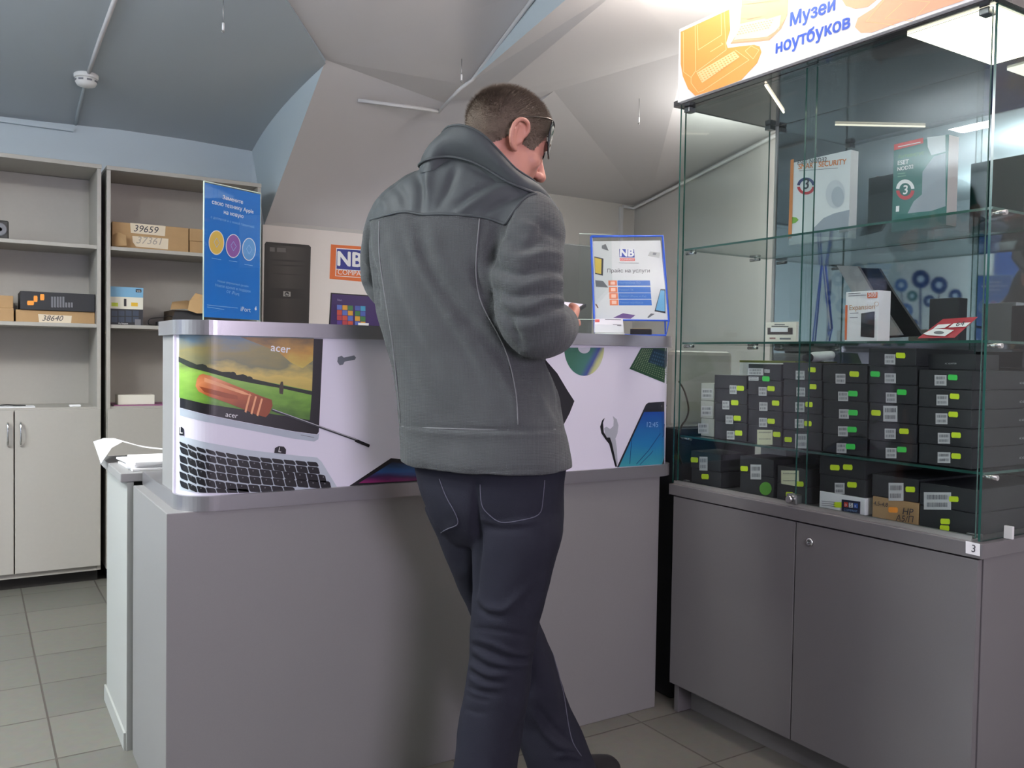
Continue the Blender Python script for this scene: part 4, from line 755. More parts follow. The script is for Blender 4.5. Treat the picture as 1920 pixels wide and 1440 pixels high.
# plain grey-blue shape in place of the pictured figure
dpoly(m, sf, [ZQ(p) for p in [(360, 915), (390, 840), (470, 760), (560, 720), (690, 690), (672, 925)]], mat('art_grey', (150, 158, 168), .4), .0008); dpoly(m, sf, [ZQ(p) for p in circ(570, 560, 82, 120)], mat('art_pale', (200, 206, 210), .4), .0008); dpoly(m, sf, [ZQ(p) for p in circ(590, 580, 52, 86)], mat('art_mid', (176, 184, 192), .4), .0014); m.build('front_print', t)
a, b = sf.hit(1674, 340)[0].y, sf.hit(1776, 340)[0].y; zt = sf.hit(1725, 263)[0].z
t = thing('software_box', 'teal software box with red corner band on the upper glass shelf', 'software box', (2.13, (a+b)/2, S3)); TEAL = mat('teal_print', (38, 104, 98), .3); B('carton_body', 2.13, 2.175, b, a, S3, zt, TEAL, t, .001)
B('side_label', 2.131, 2.174, b-.0012, b+.0003, S3+.002, zt-.002, mat('side_grey', (190, 184, 184), .5), t)
m = MB(); dpoly(m, sf, [ZQ(p) for p in [(1066, 140), (1312, 82), (1312, 128), (1065, 190)]], mat('red_band', (206, 60, 58), .4), .001); dline(m, sf, [ZQ((1100, 160)), ZQ((1290, 120))], 1.4, WHITE, .0016)
dtext(m, sf, 'Антивирус', ZQ((1098, 262)), ZQ((1318, 222)), mat('green_ink', (90, 150, 90), .5), .001, bold=.0); dtext(m, sf, 'ESET', ZQ((1096, 314)), ZQ((1188, 300)), WHITE, .001, bold=.02); dtext(m, sf, 'NOD32', ZQ((1094, 364)), ZQ((1228, 340)), WHITE, .001, bold=.02)
for q in ([(1095, 388), (1160, 380)], [(1095, 412), (1165, 402)]): dline(m, sf, [ZQ(p) for p in q], 1.3, mat('pale_green', (130, 180, 150), .5))
ring(m, sf, ZQ, 1160, 520, 78, 50, math.pi+.1, 2*math.pi-.1, WHITE, ry=1.1); ring(m, sf, ZQ, 1160, 520, 78, 50, .1, math.pi-.1, mat('red_ring', (190, 50, 60)), ry=1.1); dtext(m, sf, '3', ZQ((1143, 560)), ZQ((1178, 555)), WHITE, .001, bold=.02)
dpoly(m, sf, [ZQ(p) for p in [(1180, 720), (1230, 620), (1300, 560), (1305, 370), (1400, 240), (1500, 210), (1500, 660), (1380, 700)]], mat('art_grey', (150, 158, 168)), .0008); dpoly(m, sf, [ZQ(p) for p in [(1345, 80), (1500, 60), (1500, 200), (1380, 230), (1350, 160)]], mat('art_pale', (200, 206, 210)), .0012)
dpoly(m, sf, [ZQ(p) for p in [(1082, 660), (1110, 656), (1108, 705), (1080, 708)]], WHITE, .001); m.build('front_print', t)
# things the mirror shows on the opposite wall
class MirrorP:
    def hit(s, px, py):
        d = ray(px, py); tt = (6.68-.002)/d.x; p = CP+d*tt; return V(4.678-p.x, p.y, p.z), V(1, 0, 0)
mp = MirrorP(); a = mp.hit(1868, 560)[0].y; top_ = mp.hit(1890, 470)[0].z
DB = mat('blue_door_paint', (44, 84, 150), .4); o = B('door_1', -1.998, -1.955, a-.9, a, .005, min(top_, 2.1), DB, None, .002, origin=(-1.98, a-.45, 0)); struct(o)
m = MB(); m.box(-1.999, -1.965, a, a+.07, 0, top_+.07, mat('white_frame', (215, 220, 222), .5)).box(-1.999, -1.965, a-.97, a-.9, 0, top_+.07, mat('white_frame', (215, 220, 222))).box(-1.999, -1.965, a-.97, a+.07, top_+.002, top_+.07, mat('white_frame', (215, 220, 222))); struct(m.build('trim_1'))
m = MB(); q = [mp.hit(*p)[0] for p in [(1690, 492), (1812, 492), (1812, 700), (1690, 700)]]; ys_ = [v.y for v in q]; zs_ = [v.z for v in q]
t = thing('wall_poster', 'pale poster with tree of blue icon circles reflected in the case mirror', 'poster', (-1.99, sum(ys_)/4, min(zs_)))
m.box(-1.998, -1.994, min(ys_), max(ys_), min(zs_), max(zs_), mat('poster_pale', (214, 218, 222), .5)); m.build('poster_sheet', t)
class MirrorQ(MirrorP):
    def hit(s, px, py):
        p, n = MirrorP.hit(s, px, py); return V(-1.993, p.y, p.z), n
mq = MirrorQ(); m = MB(); IC = mat('icon_navy', (30, 58, 120), .5); IC2 = mat('icon_blue', (60, 104, 170), .5); ZM = lambda p: (1400+p[0]/3.692, 440+p[1]/3.692)
for cx, cy, r_, mt in ((1211, 308, 64, IC), (1338, 350, 60, IC), (1076, 350, 47, IC2), (1152, 425, 38, mat('icon_teal', (40, 110, 120), .5)), (1012, 470, 42, IC2), (1108, 525, 50, IC2), (1162, 612, 30, IC), (1450, 425, 48, IC), (1270, 460, 42, IC)):
    dpoly(m, mq, [ZM(p) for p in circ(cx, cy, r_)], mt, .001); dpoly(m, mq, [ZM(p) for p in circ(cx, cy, r_*.42, r_*.42, 6)], mat('icon_pale', (190, 205, 225), .5), .002)
dline(m, mq, [ZM((1208, 370)), ZM((1208, 700))], 4, IC)
for q in ([(1076, 395), (1085, 480)], [(1338, 410), (1335, 470)]): dline(m, mq, [ZM(p) for p in q], 2, IC)
m.build('icon_tree_print', t)
# behind the case end
t = thing('packing_carton', 'dark carton on the floor between counter end and partition', 'box', (2.1, 2.2, 0)); B('carton_body', 1.985, 2.36, 2.14, 2.42, 0, .905, BOXK2, t, .003)
BUB = bpy.data.materials.new('bubble_film'); BUB.use_nodes = True; nt = BUB.node_tree; b_ = nt.nodes['Principled BSDF']; b_.inputs['Base Color'].default_value = (.62, .58, .52, 1); b_.inputs['Alpha'].default_value = .6; b_.inputs['Roughness'].default_value = .25
n_ = nt.nodes.new('ShaderNodeTexVoronoi'); n_.inputs['Scale'].default_value = 60; bp = nt.nodes.new('ShaderNodeBump'); bp.inputs['Strength'].default_value = .8; tc = nt.nodes.new('ShaderNodeTexCoord'); nt.links.new(tc.outputs['Object'], n_.inputs[0]); nt.links.new(n_.outputs[0], bp.inputs['Height']); nt.links.new(bp.outputs[0], b_.inputs['Normal'])
m = MB(); m.box(2.0, 2.27, 2.17, 2.22, .906, 1.165, BUB, .015); tag(m.build('plastic_bag', origin=(2.1, 2.19, .906)), 'clear bubble film bag standing behind the left end of the glass case', 'plastic bag')
sf = Plane((0, 2.13, 0), (0, -1, 0)); m = MB(); m.tube([sf.hit(*p)[0] for p in [(1273, 715), (1284, 735), (1291, 765), (1287, 785), (1276, 803), (1271, 840), (1279, 870)]], .003, mat('brown_cable', (80, 62, 46), .5), 8, 5); tag(m.build('hanging_cable', origin=sf.hit(1276, 803)[0]), 'thin brown cable curving down beside the counter end', 'cable')
# ------------------------------------------------------------------ things on the counter
sdir = V(.90, .436, 0).normalized(); sn = V(sdir.y, -sdir.x, 0); sp = Plane((.49, 2.24, 0), sn)
A_, D_ = sp.hit(381, 594)[0], sp.hit(487, 602)[0]; A_.z = ZT1+.004; D_.z = ZT1+.004; Th = sp.hit(379, 339)[0].z; 
t = thing('poster_stand', 'acrylic stand holding a blue poster on the left of the counter', 'poster stand', (A_.x, A_.y, ZT1))
def slab(m, P, n, th, mt):
    n = Vector(n).normalized(); m.loft([[p for p in P], [p+n*th for p in P]], mt, smooth=False)
TL, TR = sp.hit(379, 339)[0], sp.hit(487, 366)[0]; TR.z = TL.z
BL, BR = A_.copy(), D_.copy()
TL.x, TL.y = BL.x, BL.y; TR.x, TR.y = BR.x, BR.y
BLUEP = mat('poster_blue', (36, 118, 200), .3); m = MB(); slab(m, [BL+V(0, 0, .008), BR+V(0, 0, .008), TR-V(0, 0, .003), TL-V(0, 0, .003)], -sn, .0006, BLUEP); ps = m.build('poster', t)
m = MB(); slab(m, [BL+sn*.003, BR+sn*.003, TR+sn*.003, TL+sn*.003], -sn, .0012, ACR); slab(m, [BL-sn*.003, BR-sn*.003, TR-sn*.003, TL-sn*.003], -sn, .0015, ACR); m.build('acrylic_panels', t)
WEDG = mat('acrylic_edge', (205, 222, 205), .2)
m = MB(); m.tube([BL, TL], .002, WEDG, 4); m.tube([TL, TR], .0018, WEDG, 4); m.tube([BR, TR], .0014, WEDG, 4); m.build('acrylic_edges', t)
m = MB(); c_ = (BL+BR)/2; u1 = sdir*.105; u2 = sn*.045
m.loft([[Vector((q.x, q.y, ZT1+.0004)) for q in (BL+sn*.05-sdir*.02, BR+sn*.03+sdir*.02, BR-sn*.035+sdir*.02, BL-sn*.035-sdir*.02)], [Vector((q.x, q.y, ZT1+.0036)) for q in (BL+sn*.05-sdir*.02, BR+sn*.03+sdir*.02, BR-sn*.035+sdir*.02, BL-sn*.035-sdir*.02)]], mat('acrylic_base', (196, 206, 200), .15), smooth=False); m.build('acrylic_base', t)
ps_ = Plane(BL+sn*.0007, sn); ZP = lambda p: (360+p[0]/4.5, 320+p[1]/4.5); m = MB(); PB = mat('poster_pale_text', (150, 190, 230), .5)
dtext(m, ps_, 'Замените', ZP((258, 238)), ZP((428, 282)), WHITE, .0005, bold=.02); dtext(m, ps_, 'свою технику Apple', ZP((167, 278)), ZP((517, 362)), WHITE, .0005, bold=.02); dtext(m, ps_, 'на новую', ZP((267, 364)), ZP((432, 402)), WHITE, .0005, bold=.02)
dtext(m, ps_, 'с доплатой и с новой гарантией', ZP((158, 400)), ZP((522, 486)), PB, .0005, bold=0)
for cx, cy, rx_, ry_, c in ((205, 607, 66, 104, (226, 190, 90)), (347, 636, 63, 101, (150, 96, 170)), (479, 664, 58, 97, (100, 160, 215))):
    dpoly(m, ps_, [ZP(p) for p in circ(cx, cy, rx_, ry_)], WHITE, .0005); dpoly(m, ps_, [ZP(p) for p in circ(cx, cy, rx_-6, ry_-7)], mat('disc%d' % cx, c, .4), .0009)
    dline(m, ps_, [ZP(p) for p in [(cx-22, cy-5), (cx, cy-38), (cx+24, cy+4), (cx, cy+40), (cx-22, cy-5)]], .7, PB, .0013)
for q, s in (((215, 938, 475, 985), 'Новый фирменный дизайн'), ((195, 975, 495, 1030), 'Новое время в подарок'), ((290, 1030, 398, 1058), 'от iPort')): dtext(m, ps_, s, ZP((q[0], q[1])), ZP((q[2], q[3])), PB, .0005, bold=0)
for q in ([(125, 1133), (385, 1160)], [(125, 1150), (270, 1172)], [(165, 738), (245, 752)], [(310, 760), (380, 770)], [(440, 790), (510, 802)]): dline(m, ps_, [ZP(p) for p in q], 1, PB)
dtext(m, ps_, 'iPort', ZP((410, 1184)), ZP((494, 1194)), WHITE, .0005, bold=.01)
dpoly(m, ps_, [ZP(p) for p in circ(537, 1166, 9, 13)], WHITE, .0005); dpoly(m, ps_, [ZP(p) for p in circ(546, 1163, 4, 5)], BLUEP, .0008); dpoly(m, ps_, [ZP(p) for p in circ(539, 1149, 3, 5)], WHITE, .0005)
m.build('poster_print', ps)
# price stand
pc = p3(1180, 600, 2.84); pn = (CP-pc); pn.z = 0; pn.normalize(); tilt = (pn+V(0, 0, .12)).normalized(); pl = Plane(pc, tilt); ZC = lambda p: (1020+p[0]/5.54, 400+p[1]/5.54)
t = thing('price_stand', 'blue framed price list stand at the right end of the counter', 'price stand', (pc.x, pc.y, ZT1))
c4 = [pl.hit(*ZC(p))[0] for p in [(490, 240), (1232, 236), (1297, 1115), (522, 1105)]]; PS = [pl.hit(*ZC(p))[0] for p in [(508, 290), (1210, 282), (1288, 1105), (530, 1100)]]
m = MB(); m.tube(c4+[c4[0]], .0042, BLUEF, 8); m.build('frame', t)
f1, f2 = c4[3].copy(), c4[2].copy(); back = -pn*.05
m = MB(); q1 = V(c4[3].x, c4[3].y, ZT1+.004)+back*.3; q2 = V(c4[2].x, c4[2].y, ZT1+.004)+back*.3+V(-.01, 0, 0); m.tube([c4[3], q1, q2, c4[2]], .003, BLUEF, 8); m.tube([c4[0]+back*.1, q1+back, q2+back, c4[1]+back*.1], .003, BLUEF, 8); m.build('wire_foot', t)
TRP = bpy.data.materials.new('thin_paper'); TRP.use_nodes = True; nt = TRP.node_tree; o_ = nt.nodes['Material Output']; df = nt.nodes.new('ShaderNodeBsdfDiffuse'); tl = nt.nodes.new('ShaderNodeBsdfTranslucent'); mx_ = nt.nodes.new('ShaderNodeMixShader')
df.inputs[0].default_value = (.93, .93, .95, 1); tl.inputs[0].default_value = (.93, .93, .95, 1); mx_.inputs[0].default_value = .5; nt.links.new(df.outputs[0], mx_.inputs[1]); nt.links.new(tl.outputs[0], mx_.inputs[2]); nt.links.new(mx_.outputs[0], o_.inputs[0])
m = MB(); m.poly(PS, TRP); pg = m.build('price_sheet', t); m = MB(); slab(m, [c4[0]+tilt*.002, c4[1]+tilt*.002, c4[2]+tilt*.002, c4[3]+tilt*.002], tilt, .0006, ACR); m.build('clear_cover', t)
m = MB(); DB2 = mat('print_blue', (54, 112, 196), .5); OR2 = mat('print_orange', (232, 130, 86), .5); NV2 = mat('print_navy', (52, 70, 170), .5)
def dz(pts, mt, off=.0006): dpoly(m, pl, [ZC(p) for p in pts], mt, off)
dz([(782, 370), (935, 376), (942, 460), (784, 456)], NV2); dz([(786, 464), (942, 466), (944, 496), (788, 496)], mat('print_red', (220, 100, 90), .5)); dtext(m, pl, 'NB', ZC((792, 446)), ZC((930, 448)), WHITE, .0012, bold=.05); dtext(m, pl, 'COMPANY', ZC((794, 490)), ZC((936, 490)), WHITE, .0012)
dline(m, pl, [ZC((778, 514)), ZC((985, 518))], .8, GREYI); dtext(m, pl, 'Прайс на услуги', ZC((658, 615)), ZC((1098, 615)), INK, .0008, bold=-.003)
for i in range(4):
    y0, y1 = 698+i*66, 752+i*66+(6 if i else 0); xo = i*5
    dz([(668+xo, y0), (756+xo, y0), (758+xo, y1), (670+xo, y1)], OR2); dz([(762+xo, y0), (1100+xo, y0), (1105+xo, y1), (764+xo, y1)], DB2); dz([(690+xo, y0+12), (738+xo, y0+12), (738+xo, y1-12), (690+xo, y1-12)], mat('print_peach', (250, 205, 185), .5), .0012)
    dtext(m, pl, ['Настройка ПО', 'Ремонт ПК', 'Ремонт iPhone и iPad', 'Ремонт ноутбуков'][i], ZC((775+xo, y1-20)), ZC(([1000, 925, 1050, 1015][i]+xo, y1-18)), mat('pale_blue_ink', (130, 170, 215)), .0012, bold=0)
dz([(522, 448), (618, 470), (612, 648), (530, 630)], INK); dz([(526, 460), (598, 478), (594, 632), (532, 618)], mat('print_yellow', (235, 200, 80), .5), .0012)
dz([(532, 695), (612, 702), (668, 772), (540, 762)], GREYI); dz([(600, 335), (640, 320), (672, 390), (600, 365)], GREYI); dz([(1100, 398), (1203, 408), (1198, 465), (1078, 442)], mat('print_grey', (190, 190, 188), .5)); dz([(1135, 408), (1170, 412), (1160, 435), (1128, 430)], GREYI, .0012)
dz([(1210, 788), (1258, 790), (1262, 1040), (1148, 1018)], INK); dz([(1212, 800), (1252, 802), (1256, 1020), (1160, 1005)], mat('print_cyan', (110, 175, 215), .5), .0012); dz([(718, 1085), (820, 1038), (950, 1058), (900, 1095)], mat('print_purple', (110, 80, 140), .5)); dz([(1072, 1080), (1110, 1040), (1150, 1045), (1085, 1088)], GREYI); dz([(530, 940), (548, 945), (568, 985), (555, 985)], mat('print_brown', (130, 90, 70), .5))
m.build('price_print', pg)
# clear brochure holder
bh = Plane(p3(1110, 600, 2.86), -FH); pts = [(1086, 438), (1146, 440), (1150, 620), (1084, 616)]; P = [bh.hit(*p)[0] for p in pts]; P[2].z = P[3].z = ZT1+.001
t = thing('brochure_holder', 'empty clear acrylic brochure holder left of the blue price stand', 'brochure holder', P[3])
m = MB(); slab(m, P, FH, .002, ACR); m.build('back_panel', t)
Q_ = [P[3]-FH*.04+V(0, 0, .05), P[2]-FH*.04+V(0, 0, .05), P[2]-FH*.04, P[3]-FH*.04]; m = MB(); slab(m, Q_, FH, .002, ACR); m.build('pocket', t); m = MB(); slab(m, [Q_[3], P[3], P[2], Q_[2]], ZZ, .002, ACR); m.build('holder_base', t)
m = MB(); m.tube([Q_[0], Q_[1]], .0012, WEDG, 6); m.build('pocket_rim', t); m = MB(); m.tube([P[0], P[1]], .001, WEDG, 6); m.build('top_rim', t)
# business cards
cp_ = Plane(p3(1140, 612, 2.70), -FH); P = [cp_.hit(*ZC(p))[0] for p in [(528, 1095), (818, 1092), (832, 1240), (524, 1240)]]; zb_ = ZT1+.006
for v in P[2:]: v.z = zb_
t = thing('card_holder', 'clear holder with white business cards in front of the price stand', 'card holder', P[3]); m = MB(); slab(m, P, FH, .008, PAPER); cds = m.build('business_cards', t)
m = MB(); dpoly(m, cp_, [ZC(p) for p in [(530, 1102), (576, 1102), (576, 1130), (530, 1130)]], mat('print_red', (220, 100, 90)), .0006)
for q in ([(635, 1103), (800, 1106)], [(715, 1155), (802, 1158)], [(760, 1166), (802, 1168)]): dline(m, cp_, [ZC(p) for p in q], 1.2, GREYI)
m.build('card_print', cds); m = MB(); d0 = [p-FH*.012 for p in P]; d0[0].z = d0[1].z = zb_+.024; slab(m, d0, FH, .0015, ACR); zz = [Vector((p.x, p.y, ZT1+.0005)) for p in (P[3]-FH*.014, P[2]-FH*.014, P[2]+FH*.014, P[3]+FH*.014)]; slab(m, zz, ZZ, .004, mat('acrylic_base', (196, 206, 200))); m.build('acrylic_tray', t)
t = thing('card_box', 'small black and yellow card box lying under the price stand', 'box', p3(1200, 622, 2.62)); M = Matrix.Translation(Vector((0, 0, 0))); c_ = p3(1202, 620, 2.66); M = Matrix.Translation((c_.x, c_.y, ZT1+.0085)) @ Matrix.Rotation(-.75, 4, 'Z')
m = MB(); m.box(-.032, .032, -.022, .022, -.008, .008, BLACK, .001, M); m.build('box_body', t); m = MB(); m.box(-.028, .028, -.019, .019, .0082, .0088, mat('colour_cover', (190, 150, 70), .5), 0, M); m.box(-.01, .012, -.008, .01, .0088, .0092, mat('cover_red', (170, 60, 50), .5), 0, M); m.build('cover_print', t)
# monitor behind the counter
t = thing('monitor', 'back of a dark grey monitor behind the counter, left of the brochure holder', 'monitor', (2.0, 2.84, .79)); MG = mat('monitor_grey', (92, 98, 98), .5)
sf = Plane((0, 2.84, 0), (0, -1, 0)); x0, x1 = sf.hit(1010, 520)[0].x, sf.hit(1112, 520)[0].x; zt = sf.hit(1070, 457)[0].z; x1 = min(x1, 2.25)
B('screen_housing', x0, x1, 2.84, 2.875, 1.14, zt, MG, t, .004); MB().box((x0+x1)/2-.03, (x0+x1)/2+.03, 2.85, 2.87, .805, 1.14, MG).box((x0+x1)/2-.11, (x0+x1)/2+.11, 2.76, 2.96, .791, .805, MG, .003).build('stand', t)

# ------------------------------------------------------------------ the man
SKIN = mat('skin', (196, 138, 120), .5, 0, bump=.1, bscale=250, var=.08, vscale=14)
def fabric(name, rgb, rib=None, rough=.85, fine=700, bs=.5):
    m = bpy.data.materials.new(name); m.use_nodes = True; nt = m.node_tree; b = nt.nodes['Principled BSDF']; c = lin(rgb)
    b.inputs['Roughness'].default_value = rough; b.inputs['Specular IOR Level'].default_value = .2 if rough > .8 else .4; b.inputs['Sheen Weight'].default_value = .1 if rib else 0
    tc = nt.nodes.new('ShaderNodeTexCoord'); mp = nt.nodes.new('ShaderNodeMapping'); mp.inputs['Rotation'].default_value = (0, 0, YAW); nt.links.new(tc.outputs['Object'], mp.inputs[0])
    n = nt.nodes.new('ShaderNodeTexNoise'); n.inputs['Scale'].default_value = 8; n.inputs['Detail'].default_value = 6; nt.links.new(tc.outputs['Object'], n.inputs[0])
    mx = nt.nodes.new('ShaderNodeMix'); mx.data_type = 'RGBA'; mx.inputs[6].default_value = (*[x*.82 for x in c], 1); mx.inputs[7].default_value = (*[x*1.18 for x in c], 1); nt.links.new(n.outputs['Fac'], mx.inputs[0]); nt.links.new(mx.outputs[2], b.inputs['Base Color'])
    bp = nt.nodes.new('ShaderNodeBump'); bp.inputs['Strength'].default_value = bs; bp.inputs['Distance'].default_value = .002
    if rib:
        outs = []
        for d, s in (('X', rib), ('Z', rib*.9)):
            wv = nt.nodes.new('ShaderNodeTexWave'); wv.bands_direction = d; wv.inputs['Scale'].default_value = s; wv.inputs['Distortion'].default_value = 1.5; wv.inputs['Detail'].default_value = 1
            nt.links.new(mp.outputs[0], wv.inputs[0]); outs.append(wv)
        ad = nt.nodes.new('ShaderNodeMath'); ad.operation = 'ADD'; nt.links.new(outs[0].outputs['Fac'], ad.inputs[0]); nt.links.new(outs[1].outputs['Fac'], ad.inputs[1]); nt.links.new(ad.outputs[0], bp.inputs['Height'])
    else:
        n2 = nt.nodes.new('ShaderNodeTexNoise'); n2.inputs['Scale'].default_value = fine; nt.links.new(tc.outputs['Object'], n2.inputs[0]); nt.links.new(n2.outputs['Fac'], bp.inputs['Height'])
    nt.links.new(bp.outputs[0], b.inputs['Normal']); return m
FLEECE = fabric('charcoal_fleece', (79, 82, 83), rib=110, bs=.4); NYLON = fabric('dark_nylon', (66, 71, 73), None, .66, 300, .12); DENIM = fabric('dark_denim', (36, 37, 47), None, .85, 900, .4)
LINING = mat('black_lining', (22, 22, 26), .8)
def remesh(mb, vox, smooth=3, fac=.5):
    bmesh.ops.recalc_face_normals(mb.bm, faces=mb.bm.faces[:]); me = bpy.data.meshes.new('tmp'); mb.bm.to_mesh(me); mb.bm.free()
    o = bpy.data.objects.new('tmp', me); C.objects.link(o); r = o.modifiers.new('r', 'REMESH'); r.mode = 'VOXEL'; r.voxel_size = vox; r.use_smooth_shade = True
    s = o.modifiers.new('s', 'SMOOTH'); s.factor = fac; s.iterations = smooth
    out = bpy.data.meshes.new_from_object(o.evaluated_get(bpy.context.evaluated_depsgraph_get())); bpy.data.objects.remove(o); bpy.data.meshes.remove(me)
    for p in out.polygons: p.use_smooth = True
    return out
cpn, fwn, rtn, upn = (np.array(x) for x in (CP, FW, RT, UP))
def coords(me):
    a = np.empty(len(me.vertices)*3); me.vertices.foreach_get('co', a); return a.reshape(-1, 3)
def npproj(co):
    d = co-cpn; q = d@fwn; return np.stack([960+FPX*(d@rtn)/q, 720-FPX*(d@upn)/q], 1)
def fold(me, lines, nz=0, nzs=9):
    """press cloth folds into a mesh: each line = (points, half width px, height m); only the side towards the viewer"""
    co = coords(me); P = npproj(co); nr = np.empty(len(me.vertices)*3); me.vertices.foreach_get('normal', nr); nr = nr.reshape(-1, 3)
    v = cpn-co; v /= np.linalg.norm(v, axis=1)[:, None]; face = np.clip((nr*v).sum(1)*2.5+.2, 0, 1); h = np.zeros(len(co))
    for pts, wd, amp in lines:
        q = [tuple(p)[:2] for p in crom([(x, y, 0) for x, y in pts], 5)]; best = np.full(len(co), 1e9); par = np.zeros(len(co)); n = len(q)-1
        for i, (a, b) in enumerate(zip(q, q[1:])):
            a = np.array(a); b = np.array(b); e = b-a; t = np.clip(((P-a)@e)/max(1e-6, e@e), 0, 1); d = np.linalg.norm(P-a-t[:, None]*e, axis=1); k = d < best; best[k] = d[k]; par[k] = (i+t[k])/n
        h += amp*np.exp(-(best/wd)**2)*np.sin(np.clip(par, 0.02, .98)*math.pi)**.5
    if nz:
        h2 = np.array([noise.noise(Vector(c)*nzs)+.5*noise.noise(Vector(c)*nzs*2.3) for c in co]); co = co+nr*(h2*nz)[:, None]
    co = co+nr*(h*face)[:, None]; me.vertices.foreach_set('co', co.ravel()); me.update()
man = thing('person', 'man in grey fleece jacket and dark jeans at the counter, looking down at his phone', 'person', (p3(930, 1560, 2.03).x, p3(930, 1560, 2.03).y, 0)); PZ = man.location
def ring(L, R_, y, D, b, phi=.35, n=40, ex=2.4):
    c = p3((L+R_)/2, y, D); w2 = (R_-L)/2/FPX*D; a = math.sqrt(max(1e-6, w2*w2-(b*math.sin(phi))**2))/math.cos(phi)
    ax = RH*math.cos(phi)-FH*math.sin(phi); ay = RH*math.sin(phi)+FH*math.cos(phi); out = []
    for k in range(n):
        t = 2*math.pi*k/n; ct, st = math.cos(t), math.sin(t); out.append(c+ax*a*math.copysign(abs(ct)**(2/ex), ct)+ay*b*math.copysign(abs(st)**(2/ex), st))
    return out
def multi(rs, sub=4):
    out = []
    for i in range(len(rs)-1):
        for k in range(sub):
            t = k/sub; p0, p1, p2, p3_ = rs[max(i-1, 0)], rs[i], rs[i+1], rs[min(i+2, len(rs)-1)]
            out.append([.5*((2*b)+(-a+c)*t+(2*a-5*b+4*c-d)*t*t+(-a+3*b-3*c+d)*t**3) for a, b, c, d in zip(p0, p1, p2, p3_)])
    out.append(rs[-1]); return out
# head frame
TH, PI_ = math.radians(25), math.radians(20)
hd = RH*math.cos(TH)+FH*math.sin(TH); hf = hd*math.cos(PI_)-ZZ*math.sin(PI_); hu = hd*math.sin(PI_)+ZZ*math.cos(PI_); hr = hf.cross(hu)
HO = p3(944, 273, 2.0); HM = Matrix(((hr.x, hf.x, hu.x, HO.x), (hr.y, hf.y, hu.y, HO.y), (hr.z, hf.z, hu.z, HO.z), (0, 0, 0, 1)))
hw = lambda x, y, z: HM @ Vector((x, y, z))
m = MB(); S = SKIN
m.ell((0, -.004, .036), (.077, .098, .088), S, HM, 4); m.ell((0, .038, .022), (.066, .056, .078), S, HM); m.ell((0, .042, -.025), (.058, .052, .062), S, HM); m.ell((0, .036, -.068), (.050, .050, .040), S, HM); m.ell((0, .076, -.093), (.021, .019, .017), S, HM)
m.limb([(0, .090, .022), (0, .104, -.008), (0, .114, -.026)], [.008, .010, .0125], S, 14, 4, HM); m.ell((.012, .103, -.030), (.009, .012, .009), S, HM); m.ell((-.012, .103, -.030), (.009, .012, .009), S, HM)
m.limb([(-.045, .074, .034), (-.02, .089, .036), (.02, .089, .036), (.045, .074, .034)], [.009, .011, .011, .009], S, 12, 4, HM)
m.ell((0, .090, -.052), (.025, .012, .0065), S, HM); m.ell((0, .089, -.064), (.022, .012, .007), S, HM)
for s in (-1, 1):
    m.ell((s*.043, .058, -.018), (.022, .026, .024), S, HM); m.ell((s*.032, .079, .012), (.0125, .011, .0095), S, HM); m.ell((s*.048, .02, -.045), (.018, .045, .045), S, HM)
    X = lambda a, y, z: (s*a, y, z)
    m.limb([X(.074, .010, .004), X(.082, .016, .022), X(.089, .006, .038), (s*.094, -.014, .036), X(.095, -.025, .018), X(.091, -.022, -.004), X(.084, -.010, -.022), X(.077, .004, -.026)], [.0042, .0046, .005, .0052, .005, .005, .0062, .0055], S, 10, 5, HM)
    m.ell(X(.078, -.006, .008), (.0055, .020, .030), S, HM, 3); m.limb([X(.084, -.012, .026), X(.087, -.014, .010), X(.083, -.008, -.008)], [.003, .0035, .003], S, 8, 4, HM); m.ell(X(.080, .008, -.004), (.0045, .005, .007), S, HM, 2)
NB_ = p3(908, 360, 2.085)
m.limb([hw(0, -.035, -.03), p3(903, 322, 2.06), NB_, NB_-V(0, 0, .12)], [.055, .047, .045, .07], S, 24)
# inner body: spine, pelvis, legs, arms (all under the clothes)
pel = p3(925, 915, 2.03); chest = p3(885, 480, 2.05)
m.limb([NB_, chest, p3(895, 700, 2.04), pel], [.08, .12, .105, .12], S, 24)
LA = [p3(746, 410, 2.10), p3(722, 474, 2.155), p3(725, 528, 2.18), p3(776, 572, 2.14), p3(880, 585, 2.14), p3(985, 592, 2.21), p3(1022, 594, 2.25)]
RA = [p3(1000, 418, 1.95), p3(992, 500, 1.91), p3(998, 575, 1.88), p3(1012, 618, 1.90), p3(1035, 615, 2.05), p3(1052, 604, 2.15), p3(1056, 600, 2.19)]
m.limb([p3(900, 400, 2.06)]+LA, [.07, .055, .045, .042, .04, .036, .03, .027], S, 18); m.limb([p3(900, 410, 2.05)]+RA, [.06, .055, .047, .043, .044, .038, .031, .028], S, 18)
RL = [p3(965, 930, 2.0), p3(955, 1100, 2.0), p3(944, 1222, 1.985), p3(915, 1400, 1.98)]; ra = RL[-1]+(RL[-1]-RL[-2])*.55; ra.z = .085; RL.append(ra)
LL = [p3(880, 930, 2.08), p3(915, 1080, 2.13), p3(970, 1215, 2.19), p3(1040, 1380, 2.22)]; la = LL[-1]+(LL[-1]-LL[-2])*.32; la.z = .085; LL.append(la)
m.limb(RL, [.085, .07, .052, .046, .036], S, 20); m.limb(LL, [.08, .068, .052, .046, .036], S, 20)
def foot(a, d): m.limb([a+V(0, 0, -.03), a+d*.05+V(0, 0, -.045), a+d*.15+V(0, 0, -.055)], [.035, .034, .026], S, 16)
rdir = (RH*.35+FH*.94).normalized(); ldir = (RH*.75+FH*.66).normalized(); foot(ra, rdir); foot(la, ldir)
